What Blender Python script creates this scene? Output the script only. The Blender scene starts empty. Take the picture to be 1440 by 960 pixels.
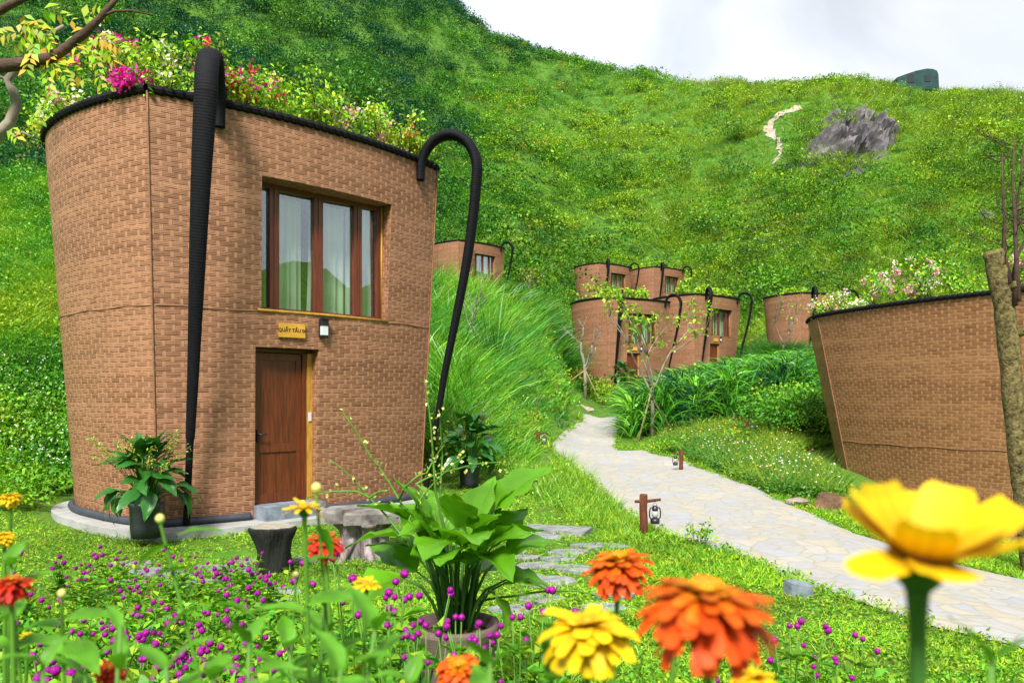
import bpy, bmesh, math, random
import numpy as np
from mathutils import Vector, Matrix

R = math.radians
random.seed(7)
rng = np.random.default_rng(7)
scn = bpy.context.scene
col = scn.collection

# ---------------------------------------------------------------- camera, sky, sun, exposure
F, HZ, CH = 1100.0, 560.0, 1.7          # focal length in photo pixels, horizon row, eye height
cam_data = bpy.data.cameras.new('camera')
cam = bpy.data.objects.new('camera', cam_data)
col.objects.link(cam)
cam.location = (0, 0, CH)
cam.rotation_euler = (R(90), 0, 0)
cam_data.sensor_width = 36
cam_data.lens = F / 1440 * 36
cam_data.shift_y = (HZ - 480) / 1440
cam_data.clip_start = 0.05
cam_data.clip_end = 3000
cam_data.dof.use_dof = True
cam_data.dof.focus_distance = 10.0
cam_data.dof.aperture_fstop = 6.7
scn.camera = cam

SUN_EL, SUN_AZ = 48, 190                 # degrees; azimuth clockwise from +Y: behind the camera, a little left
world = bpy.data.worlds.new('World')
scn.world = world
world.use_nodes = True
wn, wl = world.node_tree.nodes, world.node_tree.links
wn.clear()
w_out = wn.new('ShaderNodeOutputWorld')
sky = wn.new('ShaderNodeTexSky')
sky.sky_type = 'NISHITA'
sky.sun_disc = False
sky.sun_elevation = R(SUN_EL)
sky.sun_rotation = R(SUN_AZ)
bg_sky = wn.new('ShaderNodeBackground')
bg_sky.inputs['Strength'].default_value = 0.10
wl.new(sky.outputs[0], bg_sky.inputs['Color'])
tc = wn.new('ShaderNodeTexCoord')
nz = wn.new('ShaderNodeTexNoise')
nz.inputs['Scale'].default_value = 2.2
nz.inputs['Detail'].default_value = 6
wl.new(tc.outputs['Generated'], nz.inputs['Vector'])
mr = wn.new('ShaderNodeMapRange')
mr.inputs['From Min'].default_value = 0.3
mr.inputs['From Max'].default_value = 0.7
mr.inputs['To Min'].default_value = 0.6
mr.inputs['To Max'].default_value = 0.98
wl.new(nz.outputs['Fac'], mr.inputs['Value'])
bg_cl = wn.new('ShaderNodeBackground')
bg_cl.inputs['Color'].default_value = (0.97, 0.98, 1.0, 1)
nz2w = wn.new('ShaderNodeTexNoise')
nz2w.inputs['Scale'].default_value = 3.0
nz2w.inputs['Detail'].default_value = 7
nz2w.inputs['Distortion'].default_value = 0.4
wl.new(tc.outputs['Generated'], nz2w.inputs['Vector'])
mr2 = wn.new('ShaderNodeMapRange')
mr2.inputs['From Min'].default_value = 0.35
mr2.inputs['From Max'].default_value = 0.62
mr2.inputs['To Min'].default_value = 0.32
mr2.inputs['To Max'].default_value = 0.50
wl.new(nz2w.outputs['Fac'], mr2.inputs['Value'])
wl.new(mr2.outputs[0], bg_cl.inputs['Strength'])
mix_w = wn.new('ShaderNodeMixShader')
wl.new(mr.outputs[0], mix_w.inputs[0])
wl.new(bg_sky.outputs[0], mix_w.inputs[1])
wl.new(bg_cl.outputs[0], mix_w.inputs[2])
wl.new(mix_w.outputs[0], w_out.inputs['Surface'])

sun_d = bpy.data.lights.new('sun', 'SUN')
sun_d.energy = 3.4
sun_d.angle = R(16)
sun_d.color = (1.0, 0.95, 0.86)
sun = bpy.data.objects.new('sun', sun_d)
col.objects.link(sun)
sdir = Vector((math.sin(R(SUN_AZ)) * math.cos(R(SUN_EL)), math.cos(R(SUN_AZ)) * math.cos(R(SUN_EL)), math.sin(R(SUN_EL))))
sun.rotation_euler = sdir.to_track_quat('Z', 'Y').to_euler()
sun.location = sdir * 60

scn.view_settings.view_transform = 'Standard'
scn.view_settings.look = 'None'
scn.view_settings.gamma = 1
scn.view_settings.use_curve_mapping = False
scn.view_settings.exposure = 1.45
scn.cycles.use_denoising = True
scn.cycles.max_bounces = 6
scn.cycles.diffuse_bounces = 3
scn.cycles.transparent_max_bounces = 12
scn.cycles.sample_clamp_indirect = 6

# ---------------------------------------------------------------- helpers
def tag(o, label=None, cat=None, group=None, kind=None):
    if label: o['label'] = label
    if cat: o['category'] = cat
    if group: o['group'] = group
    if kind: o['kind'] = kind
    return o

def empty(name, loc=(0, 0, 0), rz=0.0):
    o = bpy.data.objects.new(name, None)
    col.objects.link(o)
    o.location = loc
    o.rotation_euler = (0, 0, rz)
    o.empty_display_size = 0.2
    return o

def link(name, me, mat=None, parent=None):
    o = bpy.data.objects.new(name, me)
    col.objects.link(o)
    if mat is not None and len(me.materials) == 0: me.materials.append(mat)
    if parent is not None: o.parent = parent
    return o

KIDS = {}
def copy_tree(o, parent=None):
    c = o.copy()
    col.objects.link(c)
    if parent is not None:
        c.parent = parent
    for ch in list(o.children):
        copy_tree(ch, c)
    return c

class MB:
    """collects verts / faces and makes ONE mesh"""
    def __init__(s): s.v, s.f, s.m, s.uv = [], [], [], None
    def add(s, v, f, m=0):
        b = len(s.v)
        s.v.extend([tuple(p) for p in v])
        s.f.extend([tuple(i + b for i in q) for q in f])
        s.m.extend([m] * len(f))
    def box(s, c, d, rot=None, m=0, taper=1.0):
        x, y, z = d[0] / 2, d[1] / 2, d[2] / 2
        pts = [Vector((sx * x * (taper if sz > 0 else 1), sy * y * (taper if sz > 0 else 1), sz * z)) for sz in (-1, 1) for sy in (-1, 1) for sx in (-1, 1)]
        if rot is not None: pts = [rot @ p for p in pts]
        pts = [p + Vector(c) for p in pts]
        s.add(pts, [(0, 2, 3, 1), (4, 5, 7, 6), (0, 1, 5, 4), (2, 6, 7, 3), (0, 4, 6, 2), (1, 3, 7, 5)], m)
    def tube(s, pts, rad, n=8, cap=True, m=0, flat=None, up=None):
        """swept tube; rad: number or list; flat: list of ratio along the side axis"""
        pts = [Vector(p) for p in pts]
        k = len(pts)
        if not hasattr(rad, '__len__'): rad = [rad] * k
        vs = []
        ref = Vector(up) if up is not None else None
        prev = None
        for i, p in enumerate(pts):
            t = (pts[min(i + 1, k - 1)] - pts[max(i - 1, 0)])
            if t.length < 1e-9: t = Vector((0, 0, 1))
            t.normalize()
            if prev is None:
                a = ref if ref is not None else (Vector((1, 0, 0)) if abs(t.x) < .8 else Vector((0, 1, 0)))
            else: a = ref if ref is not None else prev
            a = a - t * a.dot(t)
            if a.length < 1e-6: a = t.orthogonal()
            a.normalize()
            prev = a
            b = t.cross(a)
            fl = flat[i] if flat is not None else 1.0
            for j in range(n):
                th = 2 * math.pi * j / n
                vs.append(p + a * (math.cos(th) * rad[i]) + b * (math.sin(th) * rad[i] * fl))
        fs = []
        for i in range(k - 1):
            for j in range(n):
                fs.append((i * n + j, i * n + (j + 1) % n, (i + 1) * n + (j + 1) % n, (i + 1) * n + j))
        if cap:
            fs.append(tuple(reversed(range(n))))
            fs.append(tuple((k - 1) * n + j for j in range(n)))
        s.add(vs, fs, m)
    def lathe(s, prof, n=24, c=(0, 0, 0), m=0, jit=None):
        vs, fs = [], []
        k = len(prof)
        for i, (r, z) in enumerate(prof):
            for j in range(n):
                th = 2 * math.pi * j / n
                rr = r * (jit(th, z) if jit else 1)
                vs.append((c[0] + rr * math.cos(th), c[1] + rr * math.sin(th), c[2] + z))
        for i in range(k - 1):
            for j in range(n):
                fs.append((i * n + j, i * n + (j + 1) % n, (i + 1) * n + (j + 1) % n, (i + 1) * n + j))
        fs.append(tuple(reversed(range(n))))
        fs.append(tuple((k - 1) * n + j for j in range(n)))
        s.add(vs, fs, m)
    def mesh(s, name, smooth=False):
        me = bpy.data.meshes.new(name)
        me.from_pydata(s.v, [], s.f)
        if any(s.m): me.polygons.foreach_set('material_index', s.m)
        if smooth: me.polygons.foreach_set('use_smooth', [True] * len(s.f))
        me.update()
        return me
    def build(s, name, mat=None, parent=None, smooth=False):
        me = s.mesh(name, smooth)
        if mat is not None:
            for q in (mat if isinstance(mat, (list, tuple)) else [mat]): me.materials.append(q)
        return link(name, me, None, parent)

def np_mesh(name, V, Q, C=None, smooth=False):
    """big mesh from numpy: V (n,3), Q (m,4) quads, C (n,3) colours"""
    me = bpy.data.meshes.new(name)
    n, m = len(V), len(Q)
    me.vertices.add(n)
    me.vertices.foreach_set('co', np.ascontiguousarray(V, dtype=np.float32).ravel())
    me.loops.add(m * 4)
    me.loops.foreach_set('vertex_index', np.ascontiguousarray(Q, dtype=np.int32).ravel())
    me.polygons.add(m)
    me.polygons.foreach_set('loop_start', np.arange(0, m * 4, 4, dtype=np.int32))
    if smooth: me.polygons.foreach_set('use_smooth', np.ones(m, dtype=bool))
    if C is not None:
        a = me.color_attributes.new('col', 'FLOAT_COLOR', 'POINT')
        cc = np.ones((n, 4), dtype=np.float32)
        cc[:, :3] = C
        a.data.foreach_set('color', cc.ravel())
    me.update(calc_edges=True)
    return me

def norm(a): return a / np.maximum(np.linalg.norm(a, axis=-1, keepdims=True), 1e-9)

def leaf_quads(P, D, N, L, W, C, droop=0.0):
    """one folded diamond leaf per point"""
    D = norm(D)
    S = norm(np.cross(D, N))
    N2 = np.cross(S, D)
    L = np.asarray(L)[:, None]; W = np.asarray(W)[:, None]
    v0 = P
    v1 = P + D * L * .45 + S * W * .5 + N2 * W * .15
    v2 = P + D * L - N2 * L * droop
    v3 = P + D * L * .45 - S * W * .5 + N2 * W * .15
    V = np.stack([v0, v1, v2, v3], 1).reshape(-1, 3)
    Q = np.arange(len(P) * 4).reshape(-1, 4)
    return V, Q, np.repeat(C, 4, axis=0)

def blades(P, D, bend, L, W, C, K=4, tipw=0.08, side=None):
    """curved tapering blades: start direction D, tip bends by vector bend (world) * L"""
    n = len(P)
    D = norm(D)
    if side is None:
        side = norm(np.cross(D, rng.normal(size=(n, 3))))
    V = np.zeros((n, K + 1, 2, 3))
    L = np.asarray(L)[:, None]; W = np.asarray(W)[:, None]
    for k in range(K + 1):
        t = k / K
        c = P + D * L * t + bend * L * (t * t)
        w = W * (0.75 + .25 * math.sin(math.pi * min(1, t * 1.6))) * ((1 - t) ** .7 * (1 - tipw) + tipw) * .5
        V[:, k, 0] = c - side * w
        V[:, k, 1] = c + side * w
    idx = np.arange(n)[:, None] * (K + 1) * 2
    qs = []
    for k in range(K):
        o = k * 2
        qs.append(np.concatenate([idx + o, idx + o + 1, idx + o + 3, idx + o + 2], 1))
    Q = np.stack(qs, 1).reshape(-1, 4)
    return V.reshape(-1, 3), Q, np.repeat(C, (K + 1) * 2, axis=0)

def join(parts):
    Vs, Qs, Cs, b = [], [], [], 0
    for V, Q, C in parts:
        Vs.append(V); Qs.append(Q + b); Cs.append(C); b += len(V)
    return np.concatenate(Vs), np.concatenate(Qs), np.concatenate(Cs)

def vnoise(x, y, seed=0):
    """value noise, vectorised, -1..1"""
    x = np.asarray(x, float); y = np.asarray(y, float)
    xi, yi = np.floor(x).astype(np.int64), np.floor(y).astype(np.int64)
    xf, yf = x - xi, y - yi
    def h(a, b):
        n = (a * 374761393 + b * 668265263 + seed * 1442695041) & 0x7fffffff
        n = ((n ^ (n >> 13)) * 1274126177) & 0x7fffffff
        return ((n ^ (n >> 16)) & 0xffff) / 32767.5 - 1
    sx, sy = xf * xf * (3 - 2 * xf), yf * yf * (3 - 2 * yf)
    a = h(xi, yi) * (1 - sx) + h(xi + 1, yi) * sx
    b = h(xi, yi + 1) * (1 - sx) + h(xi + 1, yi + 1) * sx
    return a * (1 - sy) + b * sy

# ---------------------------------------------------------------- materials
MATS = {}
def newmat(name):
    m = bpy.data.materials.new(name)
    m.use_nodes = True
    nt = m.node_tree
    nt.nodes.clear()
    return m, nt.nodes, nt.links

def N(nodes, typ, **kw):
    n = nodes.new(typ)
    for k, v in kw.items():
        if k in n.inputs: n.inputs[k].default_value = v
        else: setattr(n, k, v)
    return n

def simple(name, c, rough=0.7, spec=0.3, var=0.25, scale=8.0, bump=0.3, bscale=None, metal=0.0, stretch=(1, 1, 1), c2=None):
    m, n, l = newmat(name)
    out = N(n, 'ShaderNodeOutputMaterial')
    p = N(n, 'ShaderNodeBsdfPrincipled', Roughness=rough, Metallic=metal)
    p.inputs['Specular IOR Level'].default_value = spec
    tcn = N(n, 'ShaderNodeTexCoord')
    mp = N(n, 'ShaderNodeMapping', Scale=stretch)
    l.new(tcn.outputs['Object'], mp.inputs['Vector'])
    t = N(n, 'ShaderNodeTexNoise', Scale=scale, Detail=6.0, Roughness=0.65)
    l.new(mp.outputs[0], t.inputs['Vector'])
    cr = N(n, 'ShaderNodeValToRGB')
    a = [x * (1 - var) for x in c]
    b = list(c2) if c2 else [min(1, x * (1 + var)) for x in c]
    cr.color_ramp.elements[0].position = 0.33
    cr.color_ramp.elements[1].position = 0.68
    cr.color_ramp.elements[0].color = (*a, 1)
    cr.color_ramp.elements[1].color = (*b, 1)
    l.new(t.outputs['Fac'], cr.inputs[0])
    l.new(cr.outputs[0], p.inputs['Base Color'])
    if bump:
        t2 = N(n, 'ShaderNodeTexNoise', Scale=bscale or scale * 4, Detail=4.0)
        l.new(mp.outputs[0], t2.inputs['Vector'])
        bp = N(n, 'ShaderNodeBump', Strength=bump, Distance=0.02)
        l.new(t2.outputs['Fac'], bp.inputs['Height'])
        l.new(bp.outputs[0], p.inputs['Normal'])
    l.new(p.outputs[0], out.inputs[0])
    MATS[name] = m
    return m

def leafmat(name, c=None, trans=0.24, rough=0.5, spec=0.25, var=0.25, nscale=3.0, tcol=(1.15, 1.2, 0.6), vein=False):
    """leaf: colour attribute 'col' (or a fixed colour with noise), part of the light passes through"""
    m, n, l = newmat(name)
    out = N(n, 'ShaderNodeOutputMaterial')
    p = N(n, 'ShaderNodeBsdfPrincipled', Roughness=rough)
    p.inputs['Specular IOR Level'].default_value = spec
    if c is None:
        a = N(n, 'ShaderNodeAttribute', attribute_name='col')
        src = a.outputs['Color']
    else:
        tcn = N(n, 'ShaderNodeTexCoord')
        t = N(n, 'ShaderNodeTexNoise', Scale=nscale, Detail=3.0)
        l.new(tcn.outputs['Object'], t.inputs['Vector'])
        cr = N(n, 'ShaderNodeValToRGB')
        cr.color_ramp.elements[0].position = .35
        cr.color_ramp.elements[1].position = .65
        cr.color_ramp.elements[0].color = (*[x * (1 - var) for x in c], 1)
        cr.color_ramp.elements[1].color = (*[min(1, x * (1 + var)) for x in c], 1)
        l.new(t.outputs['Fac'], cr.inputs[0])
        src = cr.outputs[0]
        if vein:
            uvn = N(n, 'ShaderNodeUVMap')
            wv = N(n, 'ShaderNodeTexWave', Scale=5.0, Distortion=0.6)
            wv.wave_type = 'BANDS'; wv.bands_direction = 'DIAGONAL'
            l.new(uvn.outputs[0], wv.inputs['Vector'])
            bp = N(n, 'ShaderNodeBump', Strength=0.10, Distance=0.006)
            l.new(wv.outputs['Fac'], bp.inputs['Height'])
            l.new(bp.outputs[0], p.inputs['Normal'])
    l.new(src, p.inputs['Base Color'])
    tr = N(n, 'ShaderNodeBsdfTranslucent')
    mu = N(n, 'ShaderNodeMix', data_type='RGBA', blend_type='MULTIPLY')
    mu.inputs[0].default_value = 1.0
    l.new(src, mu.inputs[6])
    mu.inputs[7].default_value = (*tcol, 1)
    l.new(mu.outputs[2], tr.inputs['Color'])
    mx = N(n, 'ShaderNodeMixShader')
    mx.inputs[0].default_value = trans
    l.new(p.outputs[0], mx.inputs[1])
    l.new(tr.outputs[0], mx.inputs[2])
    l.new(mx.outputs[0], out.inputs[0])
    MATS[name] = m
    return m

def math_node(n, l, op, a, b=None, c=None):
    q = n.new('ShaderNodeMath')
    q.operation = op
    for i, x in enumerate((a, b, c)):
        if x is None: continue
        if isinstance(x, (int, float)): q.inputs[i].default_value = x
        else: l.new(x, q.inputs[i])
    return q.outputs[0]

def weave_mat(name, base=(0.168, 0.076, 0.038), tall=0.068, wide=0.24, rot=0.0):
    """woven rattan panels: long horizontal floats of four canes, short upright floats between, on UV in metres"""
    m, n, l = newmat(name)
    out = N(n, 'ShaderNodeOutputMaterial')
    p = N(n, 'ShaderNodeBsdfPrincipled', Roughness=0.55)
    p.inputs['Specular IOR Level'].default_value = 0.3
    uvn = N(n, 'ShaderNodeUVMap')
    nzv = N(n, 'ShaderNodeTexNoise', Scale=1.3, Detail=3.0)
    l.new(uvn.outputs[0], nzv.inputs['Vector'])
    sep = N(n, 'ShaderNodeSeparateXYZ')
    l.new(uvn.outputs[0], sep.inputs[0])
    M = lambda op, a, b=None, c=None: math_node(n, l, op, a, b, c)
    wob = M('MULTIPLY_ADD', nzv.outputs['Fac'], 0.06, -0.03)
    v = M('DIVIDE', M('ADD', sep.outputs[1], wob), tall)
    row = M('FLOOR', v)
    fv = M('FRACT', v)
    wn_row = N(n, 'ShaderNodeTexWhiteNoise', noise_dimensions='1D')
    l.new(row, wn_row.inputs['W'])
    shift = M('MULTIPLY', M('MODULO', row, 2.0), 0.5)
    shift = M('MULTIPLY_ADD', wn_row.outputs['Value'], 0.10, shift)
    u = M('ADD', M('DIVIDE', M('ADD', sep.outputs[0], wob), wide), shift)
    cell = M('FLOOR', u)
    fu = M('FRACT', u)
    up = M('LESS_THAN', fu, 0.2)
    # random per float
    cv = N(n, 'ShaderNodeCombineXYZ')
    l.new(cell, cv.inputs[0]); l.new(row, cv.inputs[1]); l.new(up, cv.inputs[2])
    wn = N(n, 'ShaderNodeTexWhiteNoise', noise_dimensions='3D')
    l.new(cv.outputs[0], wn.inputs['Vector'])
    # heights
    hx = M('DIVIDE', M('SUBTRACT', fu, 0.2), 0.8)
    bow = M('SINE', M('MULTIPLY', hx, math.pi))
    cane_h = M('ABSOLUTE', M('SINE', M('MULTIPLY', fv, math.pi * 3)))
    edge_h = M('POWER', M('ABSOLUTE', M('SINE', M('MULTIPLY', fv, math.pi))), 0.12)
    horiz = M('MULTIPLY', M('MULTIPLY_ADD', bow, 0.4, 0.6), M('MULTIPLY', edge_h, M('MULTIPLY_ADD', cane_h, 0.3, 0.7)))
    fx = M('DIVIDE', fu, 0.2)
    cane_v = M('ABSOLUTE', M('SINE', M('MULTIPLY', fx, math.pi * 3)))
    vert = M('MULTIPLY', M('MULTIPLY_ADD', cane_v, 0.3, 0.55), M('MULTIPLY_ADD', edge_h, 0.4, 0.6))
    mixh = N(n, 'ShaderNodeMix', data_type='FLOAT')
    l.new(up, mixh.inputs[0]); l.new(horiz, mixh.inputs[2]); l.new(vert, mixh.inputs[3])
    h = mixh.outputs[0]
    # fine cane streaks and large weathering
    st = N(n, 'ShaderNodeTexNoise', Scale=1.0, Detail=4.0)
    mp = N(n, 'ShaderNodeMapping', Scale=(5, 70, 1))
    l.new(uvn.outputs[0], mp.inputs['Vector']); l.new(mp.outputs[0], st.inputs['Vector'])
    big = N(n, 'ShaderNodeTexNoise', Scale=0.55, Detail=5.0, Roughness=.6)
    mp2 = N(n, 'ShaderNodeMapping', Scale=(.35, 2.6, 1))
    l.new(uvn.outputs[0], mp2.inputs['Vector']); l.new(mp2.outputs[0], big.inputs['Vector'])
    val = M('MULTIPLY_ADD', wn.outputs['Value'], 0.22, 0.72)
    val = M('MULTIPLY', val, M('MULTIPLY_ADD', st.outputs['Fac'], 1.0, 0.5))
    val = M('MULTIPLY', val, M('MULTIPLY_ADD', big.outputs['Fac'], 0.9, 0.55))
    bandn = N(n, 'ShaderNodeTexNoise', Scale=1.0, Detail=2.0)
    mp3 = N(n, 'ShaderNodeMapping', Scale=(.12, 5.5, 1))
    l.new(uvn.outputs[0], mp3.inputs['Vector']); l.new(mp3.outputs[0], bandn.inputs['Vector'])
    val = M('MULTIPLY', val, M('MULTIPLY_ADD', bandn.outputs['Fac'], 0.8, 0.6))
    val = M('MULTIPLY', val, M('MULTIPLY_ADD', up, 1.15, 0.88))
    cane_c = N(n, 'ShaderNodeMix', data_type='FLOAT')
    l.new(up, cane_c.inputs[0]); l.new(cane_h, cane_c.inputs[2]); l.new(cane_v, cane_c.inputs[3])
    val = M('MULTIPLY', val, M('MULTIPLY_ADD', M('MINIMUM', M('MULTIPLY', cane_c.outputs[0], 1.6), 1.0), 0.34, 0.70))
    gap = M('MULTIPLY_ADD', M('MINIMUM', M('MULTIPLY', h, 3.2), 1.0), 0.25, 0.75)   # occlusion in the hollows between canes, painted into the colour
    val = M('MULTIPLY', val, gap)
    lnz = N(n, 'ShaderNodeTexNoise', Scale=1.0, Detail=1.0)
    lcv = N(n, 'ShaderNodeCombineXYZ')
    l.new(M('MULTIPLY', u, 2.3), lcv.inputs[0]); l.new(M('MULTIPLY', row, 7.31), lcv.inputs[1])
    l.new(lcv.outputs[0], lnz.inputs['Vector'])
    under = M('MULTIPLY', M('LESS_THAN', fv, 0.17), M('GREATER_THAN', lnz.outputs['Fac'], 0.47))   # shadow gaps at the foot of the floats, painted dark here and there
    under = M('MULTIPLY', under, M('SUBTRACT', 1.0, up))
    val = M('MULTIPLY', val, M('MULTIPLY_ADD', under, -0.55, 1.0))
    side_l = M('MULTIPLY', up, M('GREATER_THAN', M('ABSOLUTE', M('SUBTRACT', fx, 0.5)), 0.38))   # dark slot each side of an upright cane
    val = M('MULTIPLY', val, M('MULTIPLY_ADD', side_l, -0.45, 1.0))
    cr = N(n, 'ShaderNodeValToRGB')
    e = cr.color_ramp.elements
    e[0].position = 0.12; e[0].color = (base[0] * .28, base[1] * .22, base[2] * .2, 1)
    e[1].position = 1.25 if False else 1.0; e[1].color = (base[0] * 2.0, base[1] * 2.2, base[2] * 2.5, 1)
    k = e.new(0.55); k.color = (*base, 1)
    l.new(val, cr.inputs[0])
    l.new(cr.outputs[0], p.inputs['Base Color'])
    bp = N(n, 'ShaderNodeBump', Strength=0.6, Distance=0.02)
    l.new(h, bp.inputs['Height'])
    l.new(bp.outputs[0], p.inputs['Normal'])
    l.new(p.outputs[0], out.inputs[0])
    return m

M_WEAVE = weave_mat('woven_rattan')
M_WEAVE_R = weave_mat('woven_rattan_golden', base=(0.175, 0.080, 0.033), tall=0.062, wide=0.26)
M_BLACK = simple('black_cord', (0.004, 0.004, 0.0065), rough=0.7, spec=0.14, var=.4, scale=20, bump=.3, bscale=120)
M_WOODF = simple('red_brown_timber', (0.11, 0.026, 0.012), rough=.4, spec=.45, var=.4, scale=3, stretch=(14, 14, 1), bump=.15, bscale=20)
M_DOOR = simple('door_timber', (0.10, 0.023, 0.006), rough=.45, spec=.4, var=.45, scale=2.5, stretch=(16, 16, 1), bump=.12, bscale=12)
M_BAMBOO = simple('bamboo_yellow', (0.36, 0.19, 0.03), rough=.45, var=.3, scale=5, stretch=(4, 4, 1), bump=.1)
M_PLAQUE = simple('plaque_wood', (0.46, 0.245, 0.03), rough=.5, var=.2, scale=6, stretch=(1, 8, 8), bump=.1)
M_INK = simple('dark_ink', (0.05, 0.025, 0.01), rough=.7, var=.1, bump=0)
M_STEP = simple('blue_grey_stone', (0.15, 0.18, 0.215), rough=.6, var=.45, scale=5, bump=.2)
M_CONC = simple('concrete', (0.27, 0.275, 0.27), rough=.85, var=.22, scale=3, bump=.25)
M_STONE = simple('slate_slab', (0.15, 0.17, 0.195), rough=.7, var=.35, scale=9, bump=.5, bscale=25, c2=(0.25, 0.255, 0.25))
M_HOSE = simple('dark_grey_hose', (0.035, 0.042, 0.055), rough=.5, bump=0.1)
M_SOIL = simple('soil', (0.10, 0.055, 0.03), rough=.95, var=.5, scale=6, bump=.8, bscale=30)
M_POTD = simple('dark_glazed_pot', (0.022, 0.027, 0.036), rough=.35, spec=.5, var=.4, scale=5, stretch=(1, 1, 8), bump=.15)
M_POTB = simple('brown_clay_pot', (0.115, 0.078, 0.072), rough=.7, var=.3, scale=3, stretch=(1, 1, 12), bump=.3, bscale=10)
M_POST = simple('rust_brown_post', (0.1, 0.03, 0.013), rough=.75, var=.6, scale=6, stretch=(6, 6, 1), bump=.5)
M_LAMPK = simple('black_metal', (0.012, 0.012, 0.016), rough=.4, spec=.5, var=.3, bump=0)
M_FROST = simple('frosted_glass', (0.30, 0.33, 0.31), rough=.25, spec=.5, var=.08, bump=0)
M_WHITE = simple('white_plastic', (0.48, 0.54, 0.58), rough=.35, var=.05, bump=0)
M_CURT = leafmat('pale_green_curtain', (0.74, 0.78, 0.66), trans=.25, rough=.8, spec=.1, var=.12, nscale=2, tcol=(1, 1, .9))
M_BARKG = simple('grey_bark', (0.2, 0.17, 0.135), rough=.9, var=.5, scale=6, stretch=(1, 1, .3), bump=.6)
M_BARKD = simple('dark_twig_bark', (0.06, 0.035, 0.025), rough=.85, var=.5, scale=10, bump=.4)
M_BARKM = simple('mossy_bark', (0.03, 0.02, 0.008), rough=.95, var=.55, scale=16, bump=1.0, bscale=40, c2=(0.20, 0.165, 0.06))
M_STUMP = simple('dark_stump_bark', (0.010, 0.0105, 0.0095), rough=.8, var=.7, scale=4, stretch=(3, 3, .8), bump=.9, bscale=12)
M_CUT = simple('weathered_cut_wood', (0.28, 0.255, 0.2), rough=.8, var=.3, scale=10, bump=.3)
M_ROOT = simple('bleached_root_wood', (0.11, 0.085, 0.075), rough=.85, var=.7, scale=5, stretch=(2, 2, .7), bump=.9, bscale=14, c2=(0.3, 0.25, 0.26))
M_TABLE = simple('lichen_grey_board', (0.085, 0.068, 0.06), rough=.85, var=.5, scale=4, bump=.5, c2=(0.26, 0.25, 0.235))
M_STAKE = simple('bare_stake_wood', (0.33, 0.25, 0.15), rough=.8, var=.2, scale=4, bump=.2)
M_ROCK = simple('grey_rock', (0.065, 0.065, 0.085), rough=.9, var=.6, scale=.35, bump=.8, bscale=1.5, c2=(0.18, 0.165, 0.17))
M_ROCKW = simple('pale_rock', (0.24, 0.2, 0.155), rough=.9, var=.4, scale=5, bump=.7)
M_TEAL = simple('teal_sheet_metal', (0.006, 0.036, 0.034), rough=.6, var=.4, scale=1.2, bump=.2)
M_TRAIL = simple('pale_dirt', (0.30, 0.25, 0.2), rough=.95, var=.35, scale=.6, bump=.5)
M_LEAF = leafmat('leaf_mass')
M_BLADE = leafmat('grass_blade', trans=.22, rough=.38, spec=.5)
M_PLEAF = leafmat('broad_leaf', (0.105, 0.30, 0.010), trans=.4, rough=.3, spec=.5, nscale=2.5, vein=True)
M_PLEAFD = leafmat('broad_leaf_dark', (0.025, 0.125, 0.016), trans=.2, rough=.3, spec=.5, nscale=3, vein=True)
M_ZLEAF = leafmat('zinnia_leaf', (0.10, 0.29, 0.018), trans=.36, rough=.45, spec=.3, nscale=16, var=.45, vein=True)
M_STEM = leafmat('green_stem', (0.075, 0.19, 0.02), trans=.1, nscale=6)
M_STEMD = leafmat('dark_green_stem', (0.035, 0.11, 0.018), trans=.1, nscale=6)
M_PETAL = leafmat('zinnia_petal', trans=.22, rough=.55, spec=.2, tcol=(1.05, .9, .5))
M_YEL = leafmat('yellow_petal', (0.80, 0.50, 0.006), trans=.3, rough=.6, spec=.15, var=.14, nscale=30, tcol=(1, .9, .5))
M_ORA = leafmat('orange_petal', (0.66, 0.085, 0.004), trans=.3, rough=.6, spec=.15, var=.3, nscale=25, tcol=(1, .7, .5))
M_RED = leafmat('red_petal', (0.52, 0.02, 0.008), trans=.3, rough=.6, spec=.15, var=.3, nscale=30, tcol=(1, .5, .5))
M_DISC = simple('flower_disc', (0.30, 0.11, 0.012), rough=.8, var=.6, scale=120, bump=.8, bscale=300)
M_DISCY = simple('flower_disc_yellow', (0.75, 0.42, 0.015), rough=.8, var=.4, scale=120, bump=.8, bscale=300)
M_BALL = leafmat('magenta_bracts', (0.24, 0.005, 0.20), trans=.15, rough=.55, spec=.2, var=.5, nscale=160, tcol=(1, .4, 1))
M_KNOB = leafmat('pale_bud', (0.52, 0.52, 0.16), trans=.2, nscale=40)

def glass_mat():
    m, n, l = newmat('window_glass')
    out = N(n, 'ShaderNodeOutputMaterial')
    g = N(n, 'ShaderNodeBsdfGlossy', Roughness=0.01)
    g.inputs['Color'].default_value = (.92, .96, 1, 1)
    t = N(n, 'ShaderNodeBsdfTransparent')
    t.inputs['Color'].default_value = (.86, .92, .9, 1)
    lw = N(n, 'ShaderNodeLayerWeight', Blend=0.5)
    ad = math_node(n, l, 'MULTIPLY_ADD', lw.outputs['Facing'], 0.36, 0.08)
    mx = N(n, 'ShaderNodeMixShader')
    l.new(ad, mx.inputs[0]); l.new(t.outputs[0], mx.inputs[1]); l.new(g.outputs[0], mx.inputs[2])
    l.new(mx.outputs[0], out.inputs[0])
    return m
M_GLASS = glass_mat()

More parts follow.
